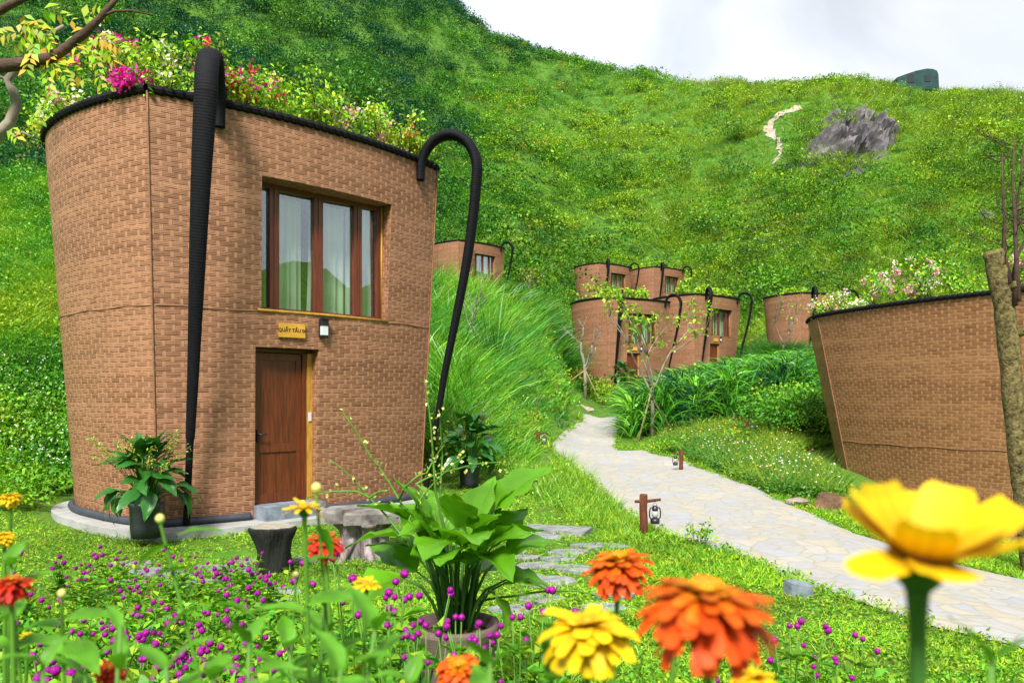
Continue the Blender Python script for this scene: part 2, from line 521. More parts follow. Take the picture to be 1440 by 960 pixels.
def ground_mat():
    m, n, l = newmat('ground_earth_and_turf')
    out = N(n, 'ShaderNodeOutputMaterial')
    p = N(n, 'ShaderNodeBsdfPrincipled', Roughness=.95)
    p.inputs['Specular IOR Level'].default_value = .15
    g = N(n, 'ShaderNodeNewGeometry')
    a = N(n, 'ShaderNodeTexNoise', Scale=.9, Detail=8.0, Roughness=.7)
    b = N(n, 'ShaderNodeTexNoise', Scale=14.0, Detail=6.0, Roughness=.7)
    c = N(n, 'ShaderNodeTexNoise', Scale=.05, Detail=4.0)
    for t in (a, b, c): l.new(g.outputs['Position'], t.inputs['Vector'])
    r1 = N(n, 'ShaderNodeValToRGB')
    e = r1.color_ramp.elements
    e[0].position = .32; e[0].color = (.05, .075, .014, 1)
    e[1].position = .75; e[1].color = (.12, .22, .022, 1)
    k = e.new(.5); k.color = (.075, .16, .016, 1)
    l.new(b.outputs['Fac'], r1.inputs[0])
    r2 = N(n, 'ShaderNodeValToRGB')
    r2.color_ramp.elements[0].position = .62; r2.color_ramp.elements[0].color = (0, 0, 0, 1)
    r2.color_ramp.elements[1].position = .72; r2.color_ramp.elements[1].color = (1, 1, 1, 1)
    l.new(a.outputs['Fac'], r2.inputs[0])
    mx = N(n, 'ShaderNodeMix', data_type='RGBA')
    l.new(r2.outputs[0], mx.inputs[0])
    l.new(r1.outputs[0], mx.inputs[6])
    mx.inputs[7].default_value = (.12, .07, .035, 1)
    l.new(mx.outputs[2], p.inputs['Base Color'])
    spz = N(n, 'ShaderNodeSeparateXYZ')
    l.new(g.outputs['Position'], spz.inputs[0])
    up_hill = N(n, 'ShaderNodeMapRange')
    up_hill.inputs['From Min'].default_value = 22; up_hill.inputs['From Max'].default_value = 50
    l.new(spz.outputs[1], up_hill.inputs['Value'])
    mx2 = N(n, 'ShaderNodeMix', data_type='RGBA')
    l.new(up_hill.outputs[0], mx2.inputs[0]); l.new(mx.outputs[2], mx2.inputs[6])
    under = N(n, 'ShaderNodeTexNoise', Scale=1.6, Detail=8.0, Roughness=.75)
    l.new(g.outputs['Position'], under.inputs['Vector'])
    r3 = N(n, 'ShaderNodeValToRGB')                          # low herbs and leaf litter under the scrub
    r3.color_ramp.elements[0].position = .36; r3.color_ramp.elements[0].color = (.018, .055, .010, 1)
    r3.color_ramp.elements[1].position = .66; r3.color_ramp.elements[1].color = (.085, .20, .014, 1)
    l.new(under.outputs['Fac'], r3.inputs[0])
    l.new(r3.outputs[0], mx2.inputs[7])
    l.new(mx2.outputs[2], p.inputs['Base Color'])
    bp = N(n, 'ShaderNodeBump', Strength=.7, Distance=.05)
    l.new(b.outputs['Fac'], bp.inputs['Height'])
    l.new(bp.outputs[0], p.inputs['Normal'])
    l.new(p.outputs[0], out.inputs[0])
    return m

def paving_mat():
    m, n, l = newmat('crazy_paving')
    out = N(n, 'ShaderNodeOutputMaterial')
    p = N(n, 'ShaderNodeBsdfPrincipled', Roughness=.8)
    p.inputs['Specular IOR Level'].default_value = .25
    g = N(n, 'ShaderNodeNewGeometry')
    wob = N(n, 'ShaderNodeTexNoise', Scale=2.0, Detail=4.0)
    l.new(g.outputs['Position'], wob.inputs['Vector'])
    ad = N(n, 'ShaderNodeVectorMath', operation='MULTIPLY_ADD')
    l.new(wob.outputs['Color'], ad.inputs[0]); ad.inputs[1].default_value = (.35, .35, 0)
    l.new(g.outputs['Position'], ad.inputs[2])
    sc = N(n, 'ShaderNodeVectorMath', operation='MULTIPLY')
    sc.inputs[1].default_value = (1, 1, 0)
    l.new(ad.outputs[0], sc.inputs[0])
    v1 = N(n, 'ShaderNodeTexVoronoi', Scale=3.4)
    v2 = N(n, 'ShaderNodeTexVoronoi', Scale=3.4, feature='DISTANCE_TO_EDGE')
    for v in (v1, v2): l.new(sc.outputs[0], v.inputs['Vector'])
    hs = N(n, 'ShaderNodeSeparateColor')
    l.new(v1.outputs['Color'], hs.inputs[0])
    r = N(n, 'ShaderNodeValToRGB')
    e = r.color_ramp.elements
    e[0].position = 0; e[0].color = (.255, .26, .285, 1)
    e[1].position = 1; e[1].color = (.305, .275, .215, 1)
    for q, c in ((.25, (.29, .28, .245)), (.5, (.26, .275, .305)), (.75, (.31, .295, .255))):
        k = e.new(q); k.color = (*c, 1)
    l.new(hs.outputs[0], r.inputs[0])
    nz2 = N(n, 'ShaderNodeTexNoise', Scale=9.0, Detail=8.0, Roughness=.7)
    l.new(g.outputs['Position'], nz2.inputs['Vector'])
    vm = math_node(n, l, 'MULTIPLY_ADD', nz2.outputs['Fac'], .5, .75)
    mu = N(n, 'ShaderNodeMix', data_type='RGBA', blend_type='MULTIPLY')
    mu.inputs[0].default_value = 1
    l.new(r.outputs[0], mu.inputs[6]); l.new(vm, mu.inputs[7])
    gr = N(n, 'ShaderNodeMapRange')
    gr.inputs['From Min'].default_value = .01; gr.inputs['From Max'].default_value = .06
    l.new(v2.outputs['Distance'], gr.inputs['Value'])
    mx = N(n, 'ShaderNodeMix', data_type='RGBA')
    l.new(gr.outputs[0], mx.inputs[0])
    mx.inputs[6].default_value = (.26, .24, .195, 1)
    l.new(mu.outputs[2], mx.inputs[7])
    l.new(mx.outputs[2], p.inputs['Base Color'])
    hh = math_node(n, l, 'MULTIPLY_ADD', nz2.outputs['Fac'], .6, gr.outputs[0])
    bp = N(n, 'ShaderNodeBump', Strength=.3, Distance=.015)
    l.new(hh, bp.inputs['Height'])
    l.new(bp.outputs[0], p.inputs['Normal'])
    l.new(p.outputs[0], out.inputs[0])
    return m

# ---------------------------------------------------------------- terrain
TC = np.array([-300, 0, 100, 250, 500, 650, 700, 760, 800, 850, 900, 1000, 1100, 1200, 1300, 1440, 1700], float)
TY = np.array([1.0, 1.7, 2.4, 3.3, 4.2, 6, 8, 11, 14, 18, 23, 30, 40, 50, 60, 80, 100, 120, 140, 160, 175, 190, 240, 320], float)
T = np.array([
    [.78] * 17,
    [.76] * 17,
    [.5] * 17,
    [.2] * 17,
    [.05] * 17,
    [0, 0, 0, 0, 0, 0, 0, 0, 0, 0, 0, 0, 0, 0, -.02, -.08, -.2],
    [-.05, -.08, -.1, -.1, -.1, -.06, 0, 0, 0, 0, 0, 0, 0, 0, -.08, -.25, -.4],
    [.1, -.06, -.1, -.1, -.1, -.06, 0, 0, 0, 0, 0, 0, 0, -.1, -.3, -.6, -.9],
    [.9, .35, 0, -.1, -.1, -.05, 0, 0, 0, 0, 0, 0, 0, -.2, -.5, -.9, -1.2],
    [3, 2.6, 2.2, 1.0, .4, .5, .5, .2, .05, 0, 0, .12, .3, .1, -.3, -.7, -1],
    [5.5, 5, 4.8, 4, 2.5, 2.3, 1.7, .7, .2, .15, .2, .45, .75, .8, .6, .4, .2],
    [8.3, 8, 7.9, 7, 5, 4.2, 3.6, 2.0, .6, .42, .5, 1.1, 1.5, 1.6, 1.8, 2, 2.2],
    [13, 12.5, 12.3, 11, 8, 6.8, 6.3, 4.4, 2.1, .85, 1.1, 2.1, 2.6, 2.8, 3, 3.5, 4],
    [17, 16.5, 16.2, 14.5, 9.2, 7.9, 7.6, 5.8, 3.2, 2.0, 2.1, 2.9, 3.4, 4, 5, 6, 7],
    [21, 20.5, 20.3, 17, 9.5, 8.4, 8.6, 7, 5.6, 4.6, 4.3, 4.2, 4.5, 7, 9, 10, 11],
    [33, 32, 31.5, 27, 20, 16.5, 16, 13, 9.8, 9.7, 9.8, 11, 13, 16, 18.5, 20, 22],
    [48, 46, 45, 43, 36, 27, 25.5, 22.5, 20, 18.5, 18.5, 20, 24, 28, 31, 33, 34],
    [64, 62, 61, 58, 50, 39.5, 38, 35.5, 34, 33, 33, 34, 41, 46, 46, 47, 46],
    [82, 80, 78, 75, 66, 53, 51.5, 50, 48.5, 48, 48, 51, 58.5, 61.5, 58.7, 55.5, 50],
    [100, 98, 96, 94, 84, 68, 66.5, 65, 63.5, 63, 64, 67.5, 66, 62, 57, 52, 47],
    [116, 113, 111, 108, 98, 81, 79.5, 78, 76.3, 74.5, 73.5, 68, 64, 60, 54, 49, 45],
    [130, 126, 124, 120, 112, 94, 88.5, 84, 80, 75, 72, 66, 62, 57, 50, 46, 42],
    [185, 180, 175, 170, 156, 114, 103, 90, 76, 66, 62, 58, 54, 50, 45, 42, 40],
    [250, 240, 230, 220, 190, 112, 95, 80, 68, 60, 56, 52, 50, 46, 42, 40, 38]], float)
GX, GY = 261, 241
_px = np.linspace(-400, 1800, GX)
_ly = np.linspace(math.log(1.0), math.log(330), GY)
_tmp = np.stack([np.interp(_px, TC, T[i]) for i in range(len(TY))])
_lut = np.stack([np.interp(_ly, np.log(TY), _tmp[:, j]) for j in range(GX)], 1)
def _blur(a, ax, s):
    k = int(s * 3) + 1
    w = np.exp(-.5 * (np.arange(-k, k + 1) / s) ** 2); w /= w.sum()
    pad = [(0, 0), (0, 0)]; pad[ax] = (k, k)
    b = np.pad(a, pad, mode='edge')
    out = np.zeros_like(a)
    for i, q in enumerate(w):
        sl = [slice(None)] * 2; sl[ax] = slice(i, i + a.shape[ax])
        out += q * b[tuple(sl)]
    return out
_lut = _blur(_blur(_lut, 0, 1.6), 1, 2.2)

PADS = []          # (x, y, r0, r1, z): level ground under houses
def zf(X, Y, pads=True):
    X = np.asarray(X, float); Y = np.asarray(Y, float)
    rr = np.hypot(X, Y)
    Yc = np.clip(Y, 1.0, 329.0)
    u = X / np.maximum(Y, 2.5)
    px = np.clip(720 + F * u, -399, 1799)
    a = (px + 400) / 2200 * (GX - 1)
    b = (np.log(Yc) - _ly[0]) / (_ly[-1] - _ly[0]) * (GY - 1)
    i = np.clip(a.astype(int), 0, GX - 2); j = np.clip(b.astype(int), 0, GY - 2)
    fa, fb = a - i, b - j
    z = (_lut[j, i] * (1 - fa) + _lut[j, i + 1] * fa) * (1 - fb) + (_lut[j + 1, i] * (1 - fa) + _lut[j + 1, i + 1] * fa) * fb
    amp = np.clip((Y - 45) / 80, 0, 1)
    z = z + amp * (2.2 * vnoise(X / 21, Y / 21, 1) + 1.1 * vnoise(X / 8.5, Y / 8.5, 2) + .3 * vnoise(X / 3.1, Y / 3.1, 3))
    amp2 = np.clip((Y - 5) / 20, 0, 1) * .08 + .015
    z = z + amp2 * vnoise(X / 1.3, Y / 1.3, 4)
    # ring of hills outside the view, behind and beside the photographer
    ang = np.arctan2(np.abs(X), Y)
    side = np.clip((ang - R(42)) / R(25), 0, 1)
    side = side * side * (3 - 2 * side)
    back = np.clip(rr - 38, 0, None) * .36 * (1 + .35 * np.sin(np.arctan2(X, Y) * 5.0 + 1.0)) + 3 * vnoise(X / 25, Y / 25, 8) * np.clip((rr - 40) / 60, 0, 1)
    back = np.minimum(back, 25 + 9 * np.sin(np.arctan2(X, Y) * 9.0 + 2.2) + 5 * np.sin(np.arctan2(X, Y) * 23.0)) + np.where(rr < 3, .7, np.clip(.7 - (rr - 2) * .3, 0, .7))
    z = z * (1 - side) + back * side
    if pads:
        for (cx, cy, r0, r1, pz) in PADS:
            d = np.hypot(X - cx, Y - cy)
            w = np.clip((r1 - d) / (r1 - r0), 0, 1)
            w = w * w * (3 - 2 * w)
            z = z * (1 - w) + pz * w
    return z

def at(px, py, Y):
    """world point seen at photo pixel (px, py) at depth Y"""
    return Vector(((px - 720) / F * Y, Y, CH - (py - HZ) / F * Y))

_march = np.exp(np.linspace(math.log(2.0), math.log(300), 2400))
def on_ground(px, py):
    X = (px - 720) / F * _march
    Z = CH - (py - HZ) / F * _march
    d = Z - zf(X, _march)
    k = np.nonzero(d <= 0)[0]
    k = k[0] if len(k) else len(_march) - 1
    y = _march[k]
    x = (px - 720) / F * y
    return Vector((x, y, float(zf(x, y))))

def in_poly(X, Y, poly):
    X = np.asarray(X); Y = np.asarray(Y)
    r = np.zeros(X.shape, bool)
    n = len(poly)
    for i in range(n):
        x1, y1 = poly[i][0], poly[i][1]; x2, y2 = poly[(i + 1) % n][0], poly[(i + 1) % n][1]
        c = ((y1 > Y) != (y2 > Y))
        xs = (x2 - x1) * (Y - y1) / (y2 - y1 if abs(y2 - y1) > 1e-12 else 1e-12) + x1
        r ^= c & (X < xs)
    return r

# ---------------------------------------------------------------- where the houses stand
HW, SAG, HH, S0, CY = 2.4, 0.33, 5.61, 0.914, 2.3
def hpt(p, z, H=HH, s0=S0):
    s0 = s0 - .055 * min(1, max(0, p[1] / 1.6))
    s = s0 + (1 - s0) * z / H
    return Vector((p[0] * s, CY + (p[1] - CY) * s, z))
def front_y(x):
    rr = (HW * HW + SAG * SAG) / (2 * SAG)
    return -(math.sqrt(rr * rr - x * x) - (rr - SAG))
MAIN = (-2.968, 11.689, 0.01, 0.792)
def place_by_corner(ax, Y, z, deg):
    th = R(deg)
    X = (ax - 720) / F * Y
    lx, ly = -HW, 0.0
    return (X - (math.cos(th) * lx - math.sin(th) * ly), Y - (math.sin(th) * lx + math.cos(th) * ly), z, th)
FAR = {
    'mid_left': place_by_corner(853, 46, 2.0, 29),
    'mid_right': place_by_corner(978, 52, 3.0, 37.5),
    'far_left': place_by_corner(645, 61, 8.4, 43),
    'sliver': place_by_corner(548, 62, 8.5, 44),
    'top_one': place_by_corner(843, 80, 9.9, 38),
    'top_two': place_by_corner(920, 84, 10.2, 36),
    'right_mid': place_by_corner(1128, 58, 3.9, 27)}
def centre(h): return (h[0] - math.sin(h[3]) * CY, h[1] + math.cos(h[3]) * CY)
for k, h in FAR.items():
    c = centre(h)
    PADS.append((c[0], c[1], 3.0, 6.0, h[2] - .05))

# ---------------------------------------------------------------- ground sheet
M_GROUND = ground_mat()
M_PAVE = paving_mat()
th = np.concatenate([np.linspace(-180, -42, 90, endpoint=False), np.linspace(-42, 42, 460, endpoint=False), np.linspace(42, 180, 91)])
rad = np.concatenate([[0.02], np.exp(np.linspace(math.log(.4), math.log(420), 380)), [600, 900, 1400]])
TH, RD = np.meshgrid(np.radians(th), rad)
GXc, GYc = RD * np.sin(TH), RD * np.cos(TH)
GZ = zf(GXc, GYc)
far_fall = np.clip((RD - 330) / 300, 0, 1)
GZ = GZ * (1 - far_fall) + 20 * far_fall
nr, nt_ = TH.shape
ii = (np.arange(nr - 1)[:, None] * nt_ + np.arange(nt_ - 1)[None, :]).ravel()
Q = np.stack([ii, ii + nt_, ii + nt_ + 1, ii + 1], 1)[:, ::-1]
me = np_mesh('ground', np.stack([GXc, GYc, GZ], -1).reshape(-1, 3), Q, smooth=True)
ground = link('ground', me, M_GROUND)
tag(ground, kind='structure')

# ---------------------------------------------------------------- the paved path
L_EDGE = [(1560, 985), (1440, 913), (1300, 880), (1150, 830), (1050, 788), (990, 768), (940, 752), (890, 733), (850, 702), (812, 668), (786, 645), (774, 630), (784, 615), (806, 602), (820, 592), (818, 583)]
R_EDGE = [(1560, 850), (1440, 817), (1350, 796), (1200, 751), (1100, 706), (1020, 671), (965, 650), (925, 640), (905, 633), (868, 634), (866, 622), (867, 605), (876, 592), (885, 582)]
def resample(pts, n):
    P = np.array([[p.x, p.y] for p in pts])
    d = np.concatenate([[0], np.cumsum(np.hypot(*np.diff(P, axis=0).T))])
    t = np.linspace(0, d[-1], n)
    return np.stack([np.interp(t, d, P[:, 0]), np.interp(t, d, P[:, 1])], 1)
gl = [on_ground(*p) for p in L_EDGE]
gr_ = [on_ground(*p) for p in R_EDGE]
for E_ in (gl, gr_):                     # the path runs on beyond the picture
    d_ = (E_[0] - E_[2]); d_.z = 0; d_.normalize()
    q_ = E_[0] + d_ * 6.0
    E_.insert(0, Vector((q_.x, q_.y, float(zf(q_.x, q_.y)))))
nP, nC = 200, 13
pl, pr = resample(gl, nP), resample(gr_, nP)
PATH_POLY = [tuple(p) for p in pl] + [tuple(p) for p in pr[::-1]]
w = np.linspace(0, 1, nC)[None, :, None]
G = pl[:, None, :] * (1 - w) + pr[:, None, :] * w
edge = np.abs(np.linspace(-1, 1, nC))[None, :]
Zp = zf(G[..., 0], G[..., 1]) + .045 - .03 * (edge > .99)
V = np.concatenate([G, Zp[..., None]], -1).reshape(-1, 3)
ii = (np.arange(nP - 1)[:, None] * nC + np.arange(nC - 1)[None, :]).ravel()
Q = np.stack([ii, ii + 1, ii + nC + 1, ii + nC], 1)
path = link('path', np_mesh('path', V, Q, smooth=True), M_PAVE)
tag(path, kind='structure')

# ---------------------------------------------------------------- basket houses
M_STRIP = simple('rattan_strip', (0.2, 0.095, 0.048), rough=.55, var=.35, scale=4, stretch=(1, 1, 12), bump=.3)
M_DARKIN = simple('interior_plaster', (0.25, 0.22, 0.18), rough=.9, bump=0)

def bez(p0, c1, c2, p3, n):
    out = []
    for i in range(n):
        t = i / (n - 1)
        a, b, c, d = (1 - t) ** 3, 3 * t * (1 - t) ** 2, 3 * t * t * (1 - t), t ** 3
        out.append((a * p0[0] + b * c1[0] + c * c2[0] + d * p3[0], a * p0[1] + b * c1[1] + c * c2[1] + d * p3[1]))
    return out

WIN = (-0.965, 1.31, 2.92, 4.776)
DOOR = (-1.05, -0.03, -0.05, 2.41)
YP_W, YP_D = 0.09, 0.06          # planes of the window and the door leaf behind the wall face

def strip_wall(bm, uvl, pts, zs, skip=None, u0=0.0, s0=S0, H=HH):
    """one smooth wall strip over a run of plan points"""
    u = [u0]
    for a, b in zip(pts, pts[1:]): u.append(u[-1] + math.hypot(b[0] - a[0], b[1] - a[1]))
    vs = [[bm.verts.new(hpt(p, z, H, s0)) for z in zs] for p in pts]
    for i in range(len(pts) - 1):
        for k in range(len(zs) - 1):
            if skip and skip((pts[i][0] + pts[i + 1][0]) / 2, (zs[k] + zs[k + 1]) / 2): continue
            f = bm.faces.new((vs[i][k], vs[i + 1][k], vs[i + 1][k + 1], vs[i][k + 1]))
            f.smooth = True
            for lp, (a, b) in zip(f.loops, ((i, k), (i + 1, k), (i + 1, k + 1), (i, k + 1))):
                lp[uvl].uv = (u[a], zs[b])
    return u[-1]

def reveal(bm, uvl, op, yp, s0):
    x0, x1, z0, z1 = op
    def quad(a, b, c, d, uv):
        f = bm.faces.new([bm.verts.new(q) for q in (a, b, c, d)])
        for lp, t in zip(f.loops, uv): lp[uvl].uv = t
    n = 10
    xs = [x0 + (x1 - x0) * i / n for i in range(n + 1)]
    fr = lambda x, z: hpt((x, front_y(x)), z, HH, s0)
    def bk(x, z):
        p = fr(x, z); return Vector((p.x, yp, p.z))
    for a, b in zip(xs, xs[1:]):
        quad(fr(b, z1), fr(a, z1), bk(a, z1), bk(b, z1), ((b, 0), (a, 0), (a, .4), (b, .4)))
        quad(fr(a, z0), fr(b, z0), bk(b, z0), bk(a, z0), ((a, 0), (b, 0), (b, .4), (a, .4)))
    m = 8
    for k in range(m):
        za, zb = z0 + (z1 - z0) * k / m, z0 + (z1 - z0) * (k + 1) / m
        quad(fr(x1, za), fr(x1, zb), bk(x1, zb), bk(x1, za), ((0, za), (0, zb), (.4, zb), (.4, za)))
        quad(fr(x0, zb), fr(x0, za), bk(x0, za), bk(x0, zb), ((0, zb), (0, za), (.4, za), (.4, zb)))

def front_frame(x, z, s0, out=0.0):
    """point on the front wall and its outward normal"""
    rr = (HW * HW + SAG * SAG) / (2 * SAG)
    a = math.asin(x / rr)
    nrm = Vector((math.sin(a), -math.cos(a), 0))
    return hpt((x, front_y(x)), z, HH, s0) + nrm * out, nrm

def strap_mesh(xa, za, xb, dirx, s0, d=.97, name='strap'):
    base, nrm = front_frame(xa, za, s0, .03)
    dr = Vector((dirx, -math.sqrt(1 - dirx * dirx), 0))
    tan = Vector((-dr.y, dr.x, 0))
    pts, rads, flats = [], [], []
    pts.append(base - Vector((0, 0, .12))); rads.append(.085); flats.append(.85)
    hgt, half = .60, d / 2
    for i in range(25):
        a = math.pi * (1 - i / 24)
        pts.append(base + dr * (half + half * math.cos(a)) + Vector((0, 0, hgt * math.sin(a))))
        q = i / 24
        rads.append(.085 + .055 * min(1, q * 1.7)); flats.append(.85 - .23 * min(1, q * 1.9))
    top = pts[-1]
    bot, nb = front_frame(xb, 0.03, s0, .12)
    mid = 60
    for i in range(1, mid + 1):
        t = i / mid
        p = top.lerp(bot, t) + dr * (.10 * math.sin(math.pi * min(1, t * 1.6)) * (1 - t))
        pts.append(p)
        r = .14 + (.055 - .14) * min(1, t / .8) if t < .8 else .045
        rads.append(r); flats.append(.62 + .2 * min(1, t / .8))
    # fine ribs of the wound cord
    P2, R2, F2 = [], [], []
    for i in range(len(pts) - 1):
        seg = (pts[i + 1] - pts[i]).length
        k = max(1, int(seg / .0085))
        for j in range(k):
            t = j / k
            P2.append(pts[i].lerp(pts[i + 1], t)); R2.append(rads[i] * (1 - t) + rads[i + 1] * t); F2.append(flats[i] * (1 - t) + flats[i + 1] * t)
    P2.append(pts[-1]); R2.append(rads[-1]); F2.append(flats[-1])
    R2 = [r * (1 + .018 * ((0, 1, 0, -1)[i % 4])) for i, r in enumerate(R2)]
    mb = MB()
    mb.tube(P2, R2, n=14, flat=F2, up=tan)
    return mb

def tri_curtain(x0, x1, z0, z1, y, seed, gather=0.0):
    r = random.Random(seed)
    n, m = 72, 8
    vs, fs = [], []
    ph = r.random() * 6
    for i in range(n + 1):
        t = i / n
        for k in range(m + 1):
            q = k / m
            x = x0 + (x1 - x0) * (t + gather * (1 - q) ** 2 * (t - 1) * .25)
            yy = y + .035 * math.sin(t * (x1 - x0) * 46 + ph + .5 * math.sin(t * 9)) * (1.1 - .3 * q)
            vs.append((x, yy, z0 + (z1 - z0) * q))
    for i in range(n):
        for k in range(m):
            a = i * (m + 1) + k
            fs.append((a, a + m + 1, a + m + 2, a + 1))
    mb = MB(); mb.add(vs, fs)
    return mb

def make_house(detail, s0):
    root = empty('basket_house')
    # ---- wall
    me = bpy.data.meshes.new('wall')
    bm = bmesh.new()
    uvl = bm.loops.layers.uv.new('UVMap')
    nF = 40 if detail else 24
    xs = sorted(set([round(-HW + 2 * HW * i / nF, 4) for i in range(nF + 1)] + [WIN[0], WIN[1], DOOR[0], DOOR[1]]))
    zs = sorted(set([round(HH * i / 16, 4) for i in range(17)] + [WIN[2], WIN[3], DOOR[3]]))
    def skip(x, z):
        return (WIN[0] < x < WIN[1] and WIN[2] < z < WIN[3]) or (DOOR[0] < x < DOOR[1] and z < DOOR[3])
    fpts = [(x, front_y(x)) for x in xs]
    u = strip_wall(bm, uvl, fpts, zs, skip, 0, s0)
    nb = 40 if detail else 22
    back = bez((HW, 0), (3.4, 2.2), (3.0, 4.9), (0, 4.9), nb) + bez((0, 4.9), (-3.0, 4.9), (-3.4, 2.2), (-HW, 0), nb)[1:]
    strip_wall(bm, uvl, back, zs, None, u + .37, s0)
    reveal(bm, uvl, WIN, YP_W, s0)
    reveal(bm, uvl, DOOR, YP_D, s0)
    bm.to_mesh(me); bm.free()
    link('wall', me, M_WEAVE, root)
    ring = fpts + back[1:-1]
    # ---- roof soil, black braided rim, seam, hose at the foot
    mb = MB()
    mb.add([hpt(p, HH - .2, HH, s0) * 1.0 for p in ring], [tuple(range(len(ring)))])
    roof = mb.build('roof', M_SOIL, root)
    dense = []
    rr_ = ring + [ring[0]]
    for a, b in zip(rr_, rr_[1:]):
        k = max(1, int(math.hypot(b[0] - a[0], b[1] - a[1]) / (.035 if detail else .1)))
        for j in range(k): dense.append((a[0] + (b[0] - a[0]) * j / k, a[1] + (b[1] - a[1]) * j / k))
    dense.append(dense[0])
    mb = MB()
    pts = [hpt(p, HH + .03, HH, s0) for p in dense]
    if detail:
        rads = [.056 + .010 * math.sin(i * 2.1) + .006 * random.random() for i in range(len(pts))]
    else: rads = [.06] * len(pts)
    mb.tube(pts, rads, n=8, cap=False)
    mb.build('rim', M_BLACK, root)
    mb = MB()
    sd = [p for p in dense]
    mb.tube([hpt(p, 2.90, HH, s0) for p in sd if not (WIN[0] - .05 < p[0] < WIN[1] + .05 and p[1] < 0)], [.022] * len([p for p in sd if not (WIN[0] - .05 < p[0] < WIN[1] + .05 and p[1] < 0)]), n=6, cap=False) if False else None
    for run in ([p for p in sd if p[0] <= WIN[0] - .02 and p[1] < 0], [p for p in sd if p[0] >= WIN[1] + .02 and p[1] < 0], [p for p in sd if p[1] >= 0]):
        if len(run) > 2: mb.tube([hpt(p, 2.90 + .008 * math.sin(i * .21), HH, s0) for i, p in enumerate(run)], [.011 + .003 * math.sin(i * .5) for i in range(len(run))], n=6)
    mb.tube([hpt((-HW, 0), z, HH, s0) + Vector((-.005, -.006, 0)) for z in np.linspace(0, HH, 20)], .014, n=6)
    mb.tube([hpt((HW, 0), z, HH, s0) + Vector((.005, -.006, 0)) for z in np.linspace(0, HH, 20)], .014, n=6)
    mb.build('seam_strip', M_STRIP, root, True)
    mb = MB()
    fr = [p for p in dense if not (DOOR[0] - .06 < p[0] < DOOR[1] + .06 and p[1] < 0)]
    i0 = next(i for i, p in enumerate(fr) if p[0] > DOOR[1] and p[1] < 0)
    fr = fr[i0:-1] + fr[:i0]
    def outw(p):
        q = hpt(p, .05, HH, s0); c = Vector((0, CY, 0)); dd = Vector((q.x - c.x, q.y - c.y, 0)).normalized()
        return q + dd * .045
    mb.tube([outw(p) for p in fr], .055, n=8)
    mb.build('foot_hose', M_HOSE, root, True)
    # ---- window
    x0, x1, z0, z1 = WIN
    sA = s0 + (1 - s0) * ((z0 + z1) / 2) / HH
    x0 *= sA; x1 *= sA
    y = YP_W
    mb = MB()
    fw = .075
    mb.box(((x0 + x1) / 2, y, z1 - fw / 2), (x1 - x0, .09, fw))
    mb.box(((x0 + x1) / 2, y, z0 + fw / 2), (x1 - x0, .09, fw))
    n4 = 4
    bnd = [x0 + (x1 - x0) * q for q in (0, .150, .478, .795, 1)]
    for i in range(n4 + 1):
        c = bnd[i]
        ww = .15 if 0 < i < n4 else .09
        cc = c if 0 < i < n4 else (c + ww / 2 if i == 0 else c - ww / 2)
        mb.box((cc, y - .004, (z0 + z1) / 2), (ww, .085, z1 - z0 - 2 * fw))
        if 0 < i < n4: mb.box((cc, y - .052, (z0 + z1) / 2), (.022, .012, z1 - z0 - 2 * fw))
    win = mb.build('window', M_WOODF, root)
    for i in range(n4):
        a, b = bnd[i] + (.075 if i else .09), bnd[i + 1] - (.075 if i < 3 else .09)
        mb = MB()
        mb.box(((a + b) / 2, y + .012, (z0 + z1) / 2), (b - a - .002, .006, z1 - z0 - 2 * fw - .002))
        mb.build('pane', M_GLASS, win)
    for (a, b, g) in ((bnd[1] + .0, bnd[1] + .78 * (bnd[2] - bnd[1]), .1), (bnd[2] - .02, bnd[2] + .84 * (bnd[3] - bnd[2]), .25), (bnd[3] - .06, x1 - .06, .0)):
        tri_curtain(a, b, z0 + .06, z1 - .1, y + .2, int(a * 100), g).build('curtain', M_CURT, win, True)
    mb = MB()
    p0, _ = front_frame(WIN[0], WIN[2], s0, .012); p1, _ = front_frame((WIN[0] + WIN[1]) / 2, WIN[2], s0, .012); p2, _ = front_frame(WIN[1], WIN[2], s0, .012)
    mb.tube([p0 + Vector((-.06, 0, 0)), p0, p1, p2], .022, n=8)
    mb.tube([(x1 - .012, y - .06, z0 + .04), (x1 - .012, y - .06, z1 - .02)], .018, n=8)
    mb.build('bamboo_trim', M_BAMBOO, win, True)
    # ---- door
    x0, x1, z0, z1 = DOOR
    sA = s0 + (1 - s0) * 1.2 / HH
    x0 *= sA; x1 *= sA
    y = YP_D
    mb = MB()
    lw = (x0 + .05, x1 - .16)
    mb.box(((lw[0] + lw[1]) / 2, y, 1.27), (lw[1] - lw[0], .04, 2.14))
    for (za, zb) in ((.20, .33), (.92, 1.03), (2.24, 2.335)):
        mb.box(((lw[0] + lw[1]) / 2, y - .027, (za + zb) / 2), (lw[1] - lw[0] - .002, .02, zb - za))
    for xx in (lw[0] + .045, lw[1] - .045):
        for za, zb in ((.33, .92), (1.03, 2.24)):
            mb.box((xx, y - .026, (za + zb) / 2), (.086, .018, zb - za - .002))
    door = mb.build('door', M_DOOR, root)
    mb = MB()
    mb.box((lw[0] + .05, y - .05, 1.16), (.04, .03, .17))
    mb.tube([(lw[0] + .05, y - .06, 1.18), (lw[0] + .05, y - .10, 1.18), (lw[0] + .16, y - .10, 1.18)], .011, n=8)
    mb.build('handle', M_LAMPK, door, True)
    mb = MB()
    mb.box((lw[1] + .035, y - .02, 1.285), (.066, .09, 2.17))
    mb.box(((x0 + x1) / 2, y - .02, 2.375), (x1 - x0 - .01, .09, .05))
    mb.box((x0 + .024, y - .02, 1.275), (.045, .09, 2.14))
    mb.build('door_frame', M_DOOR, root)
    mb = MB()
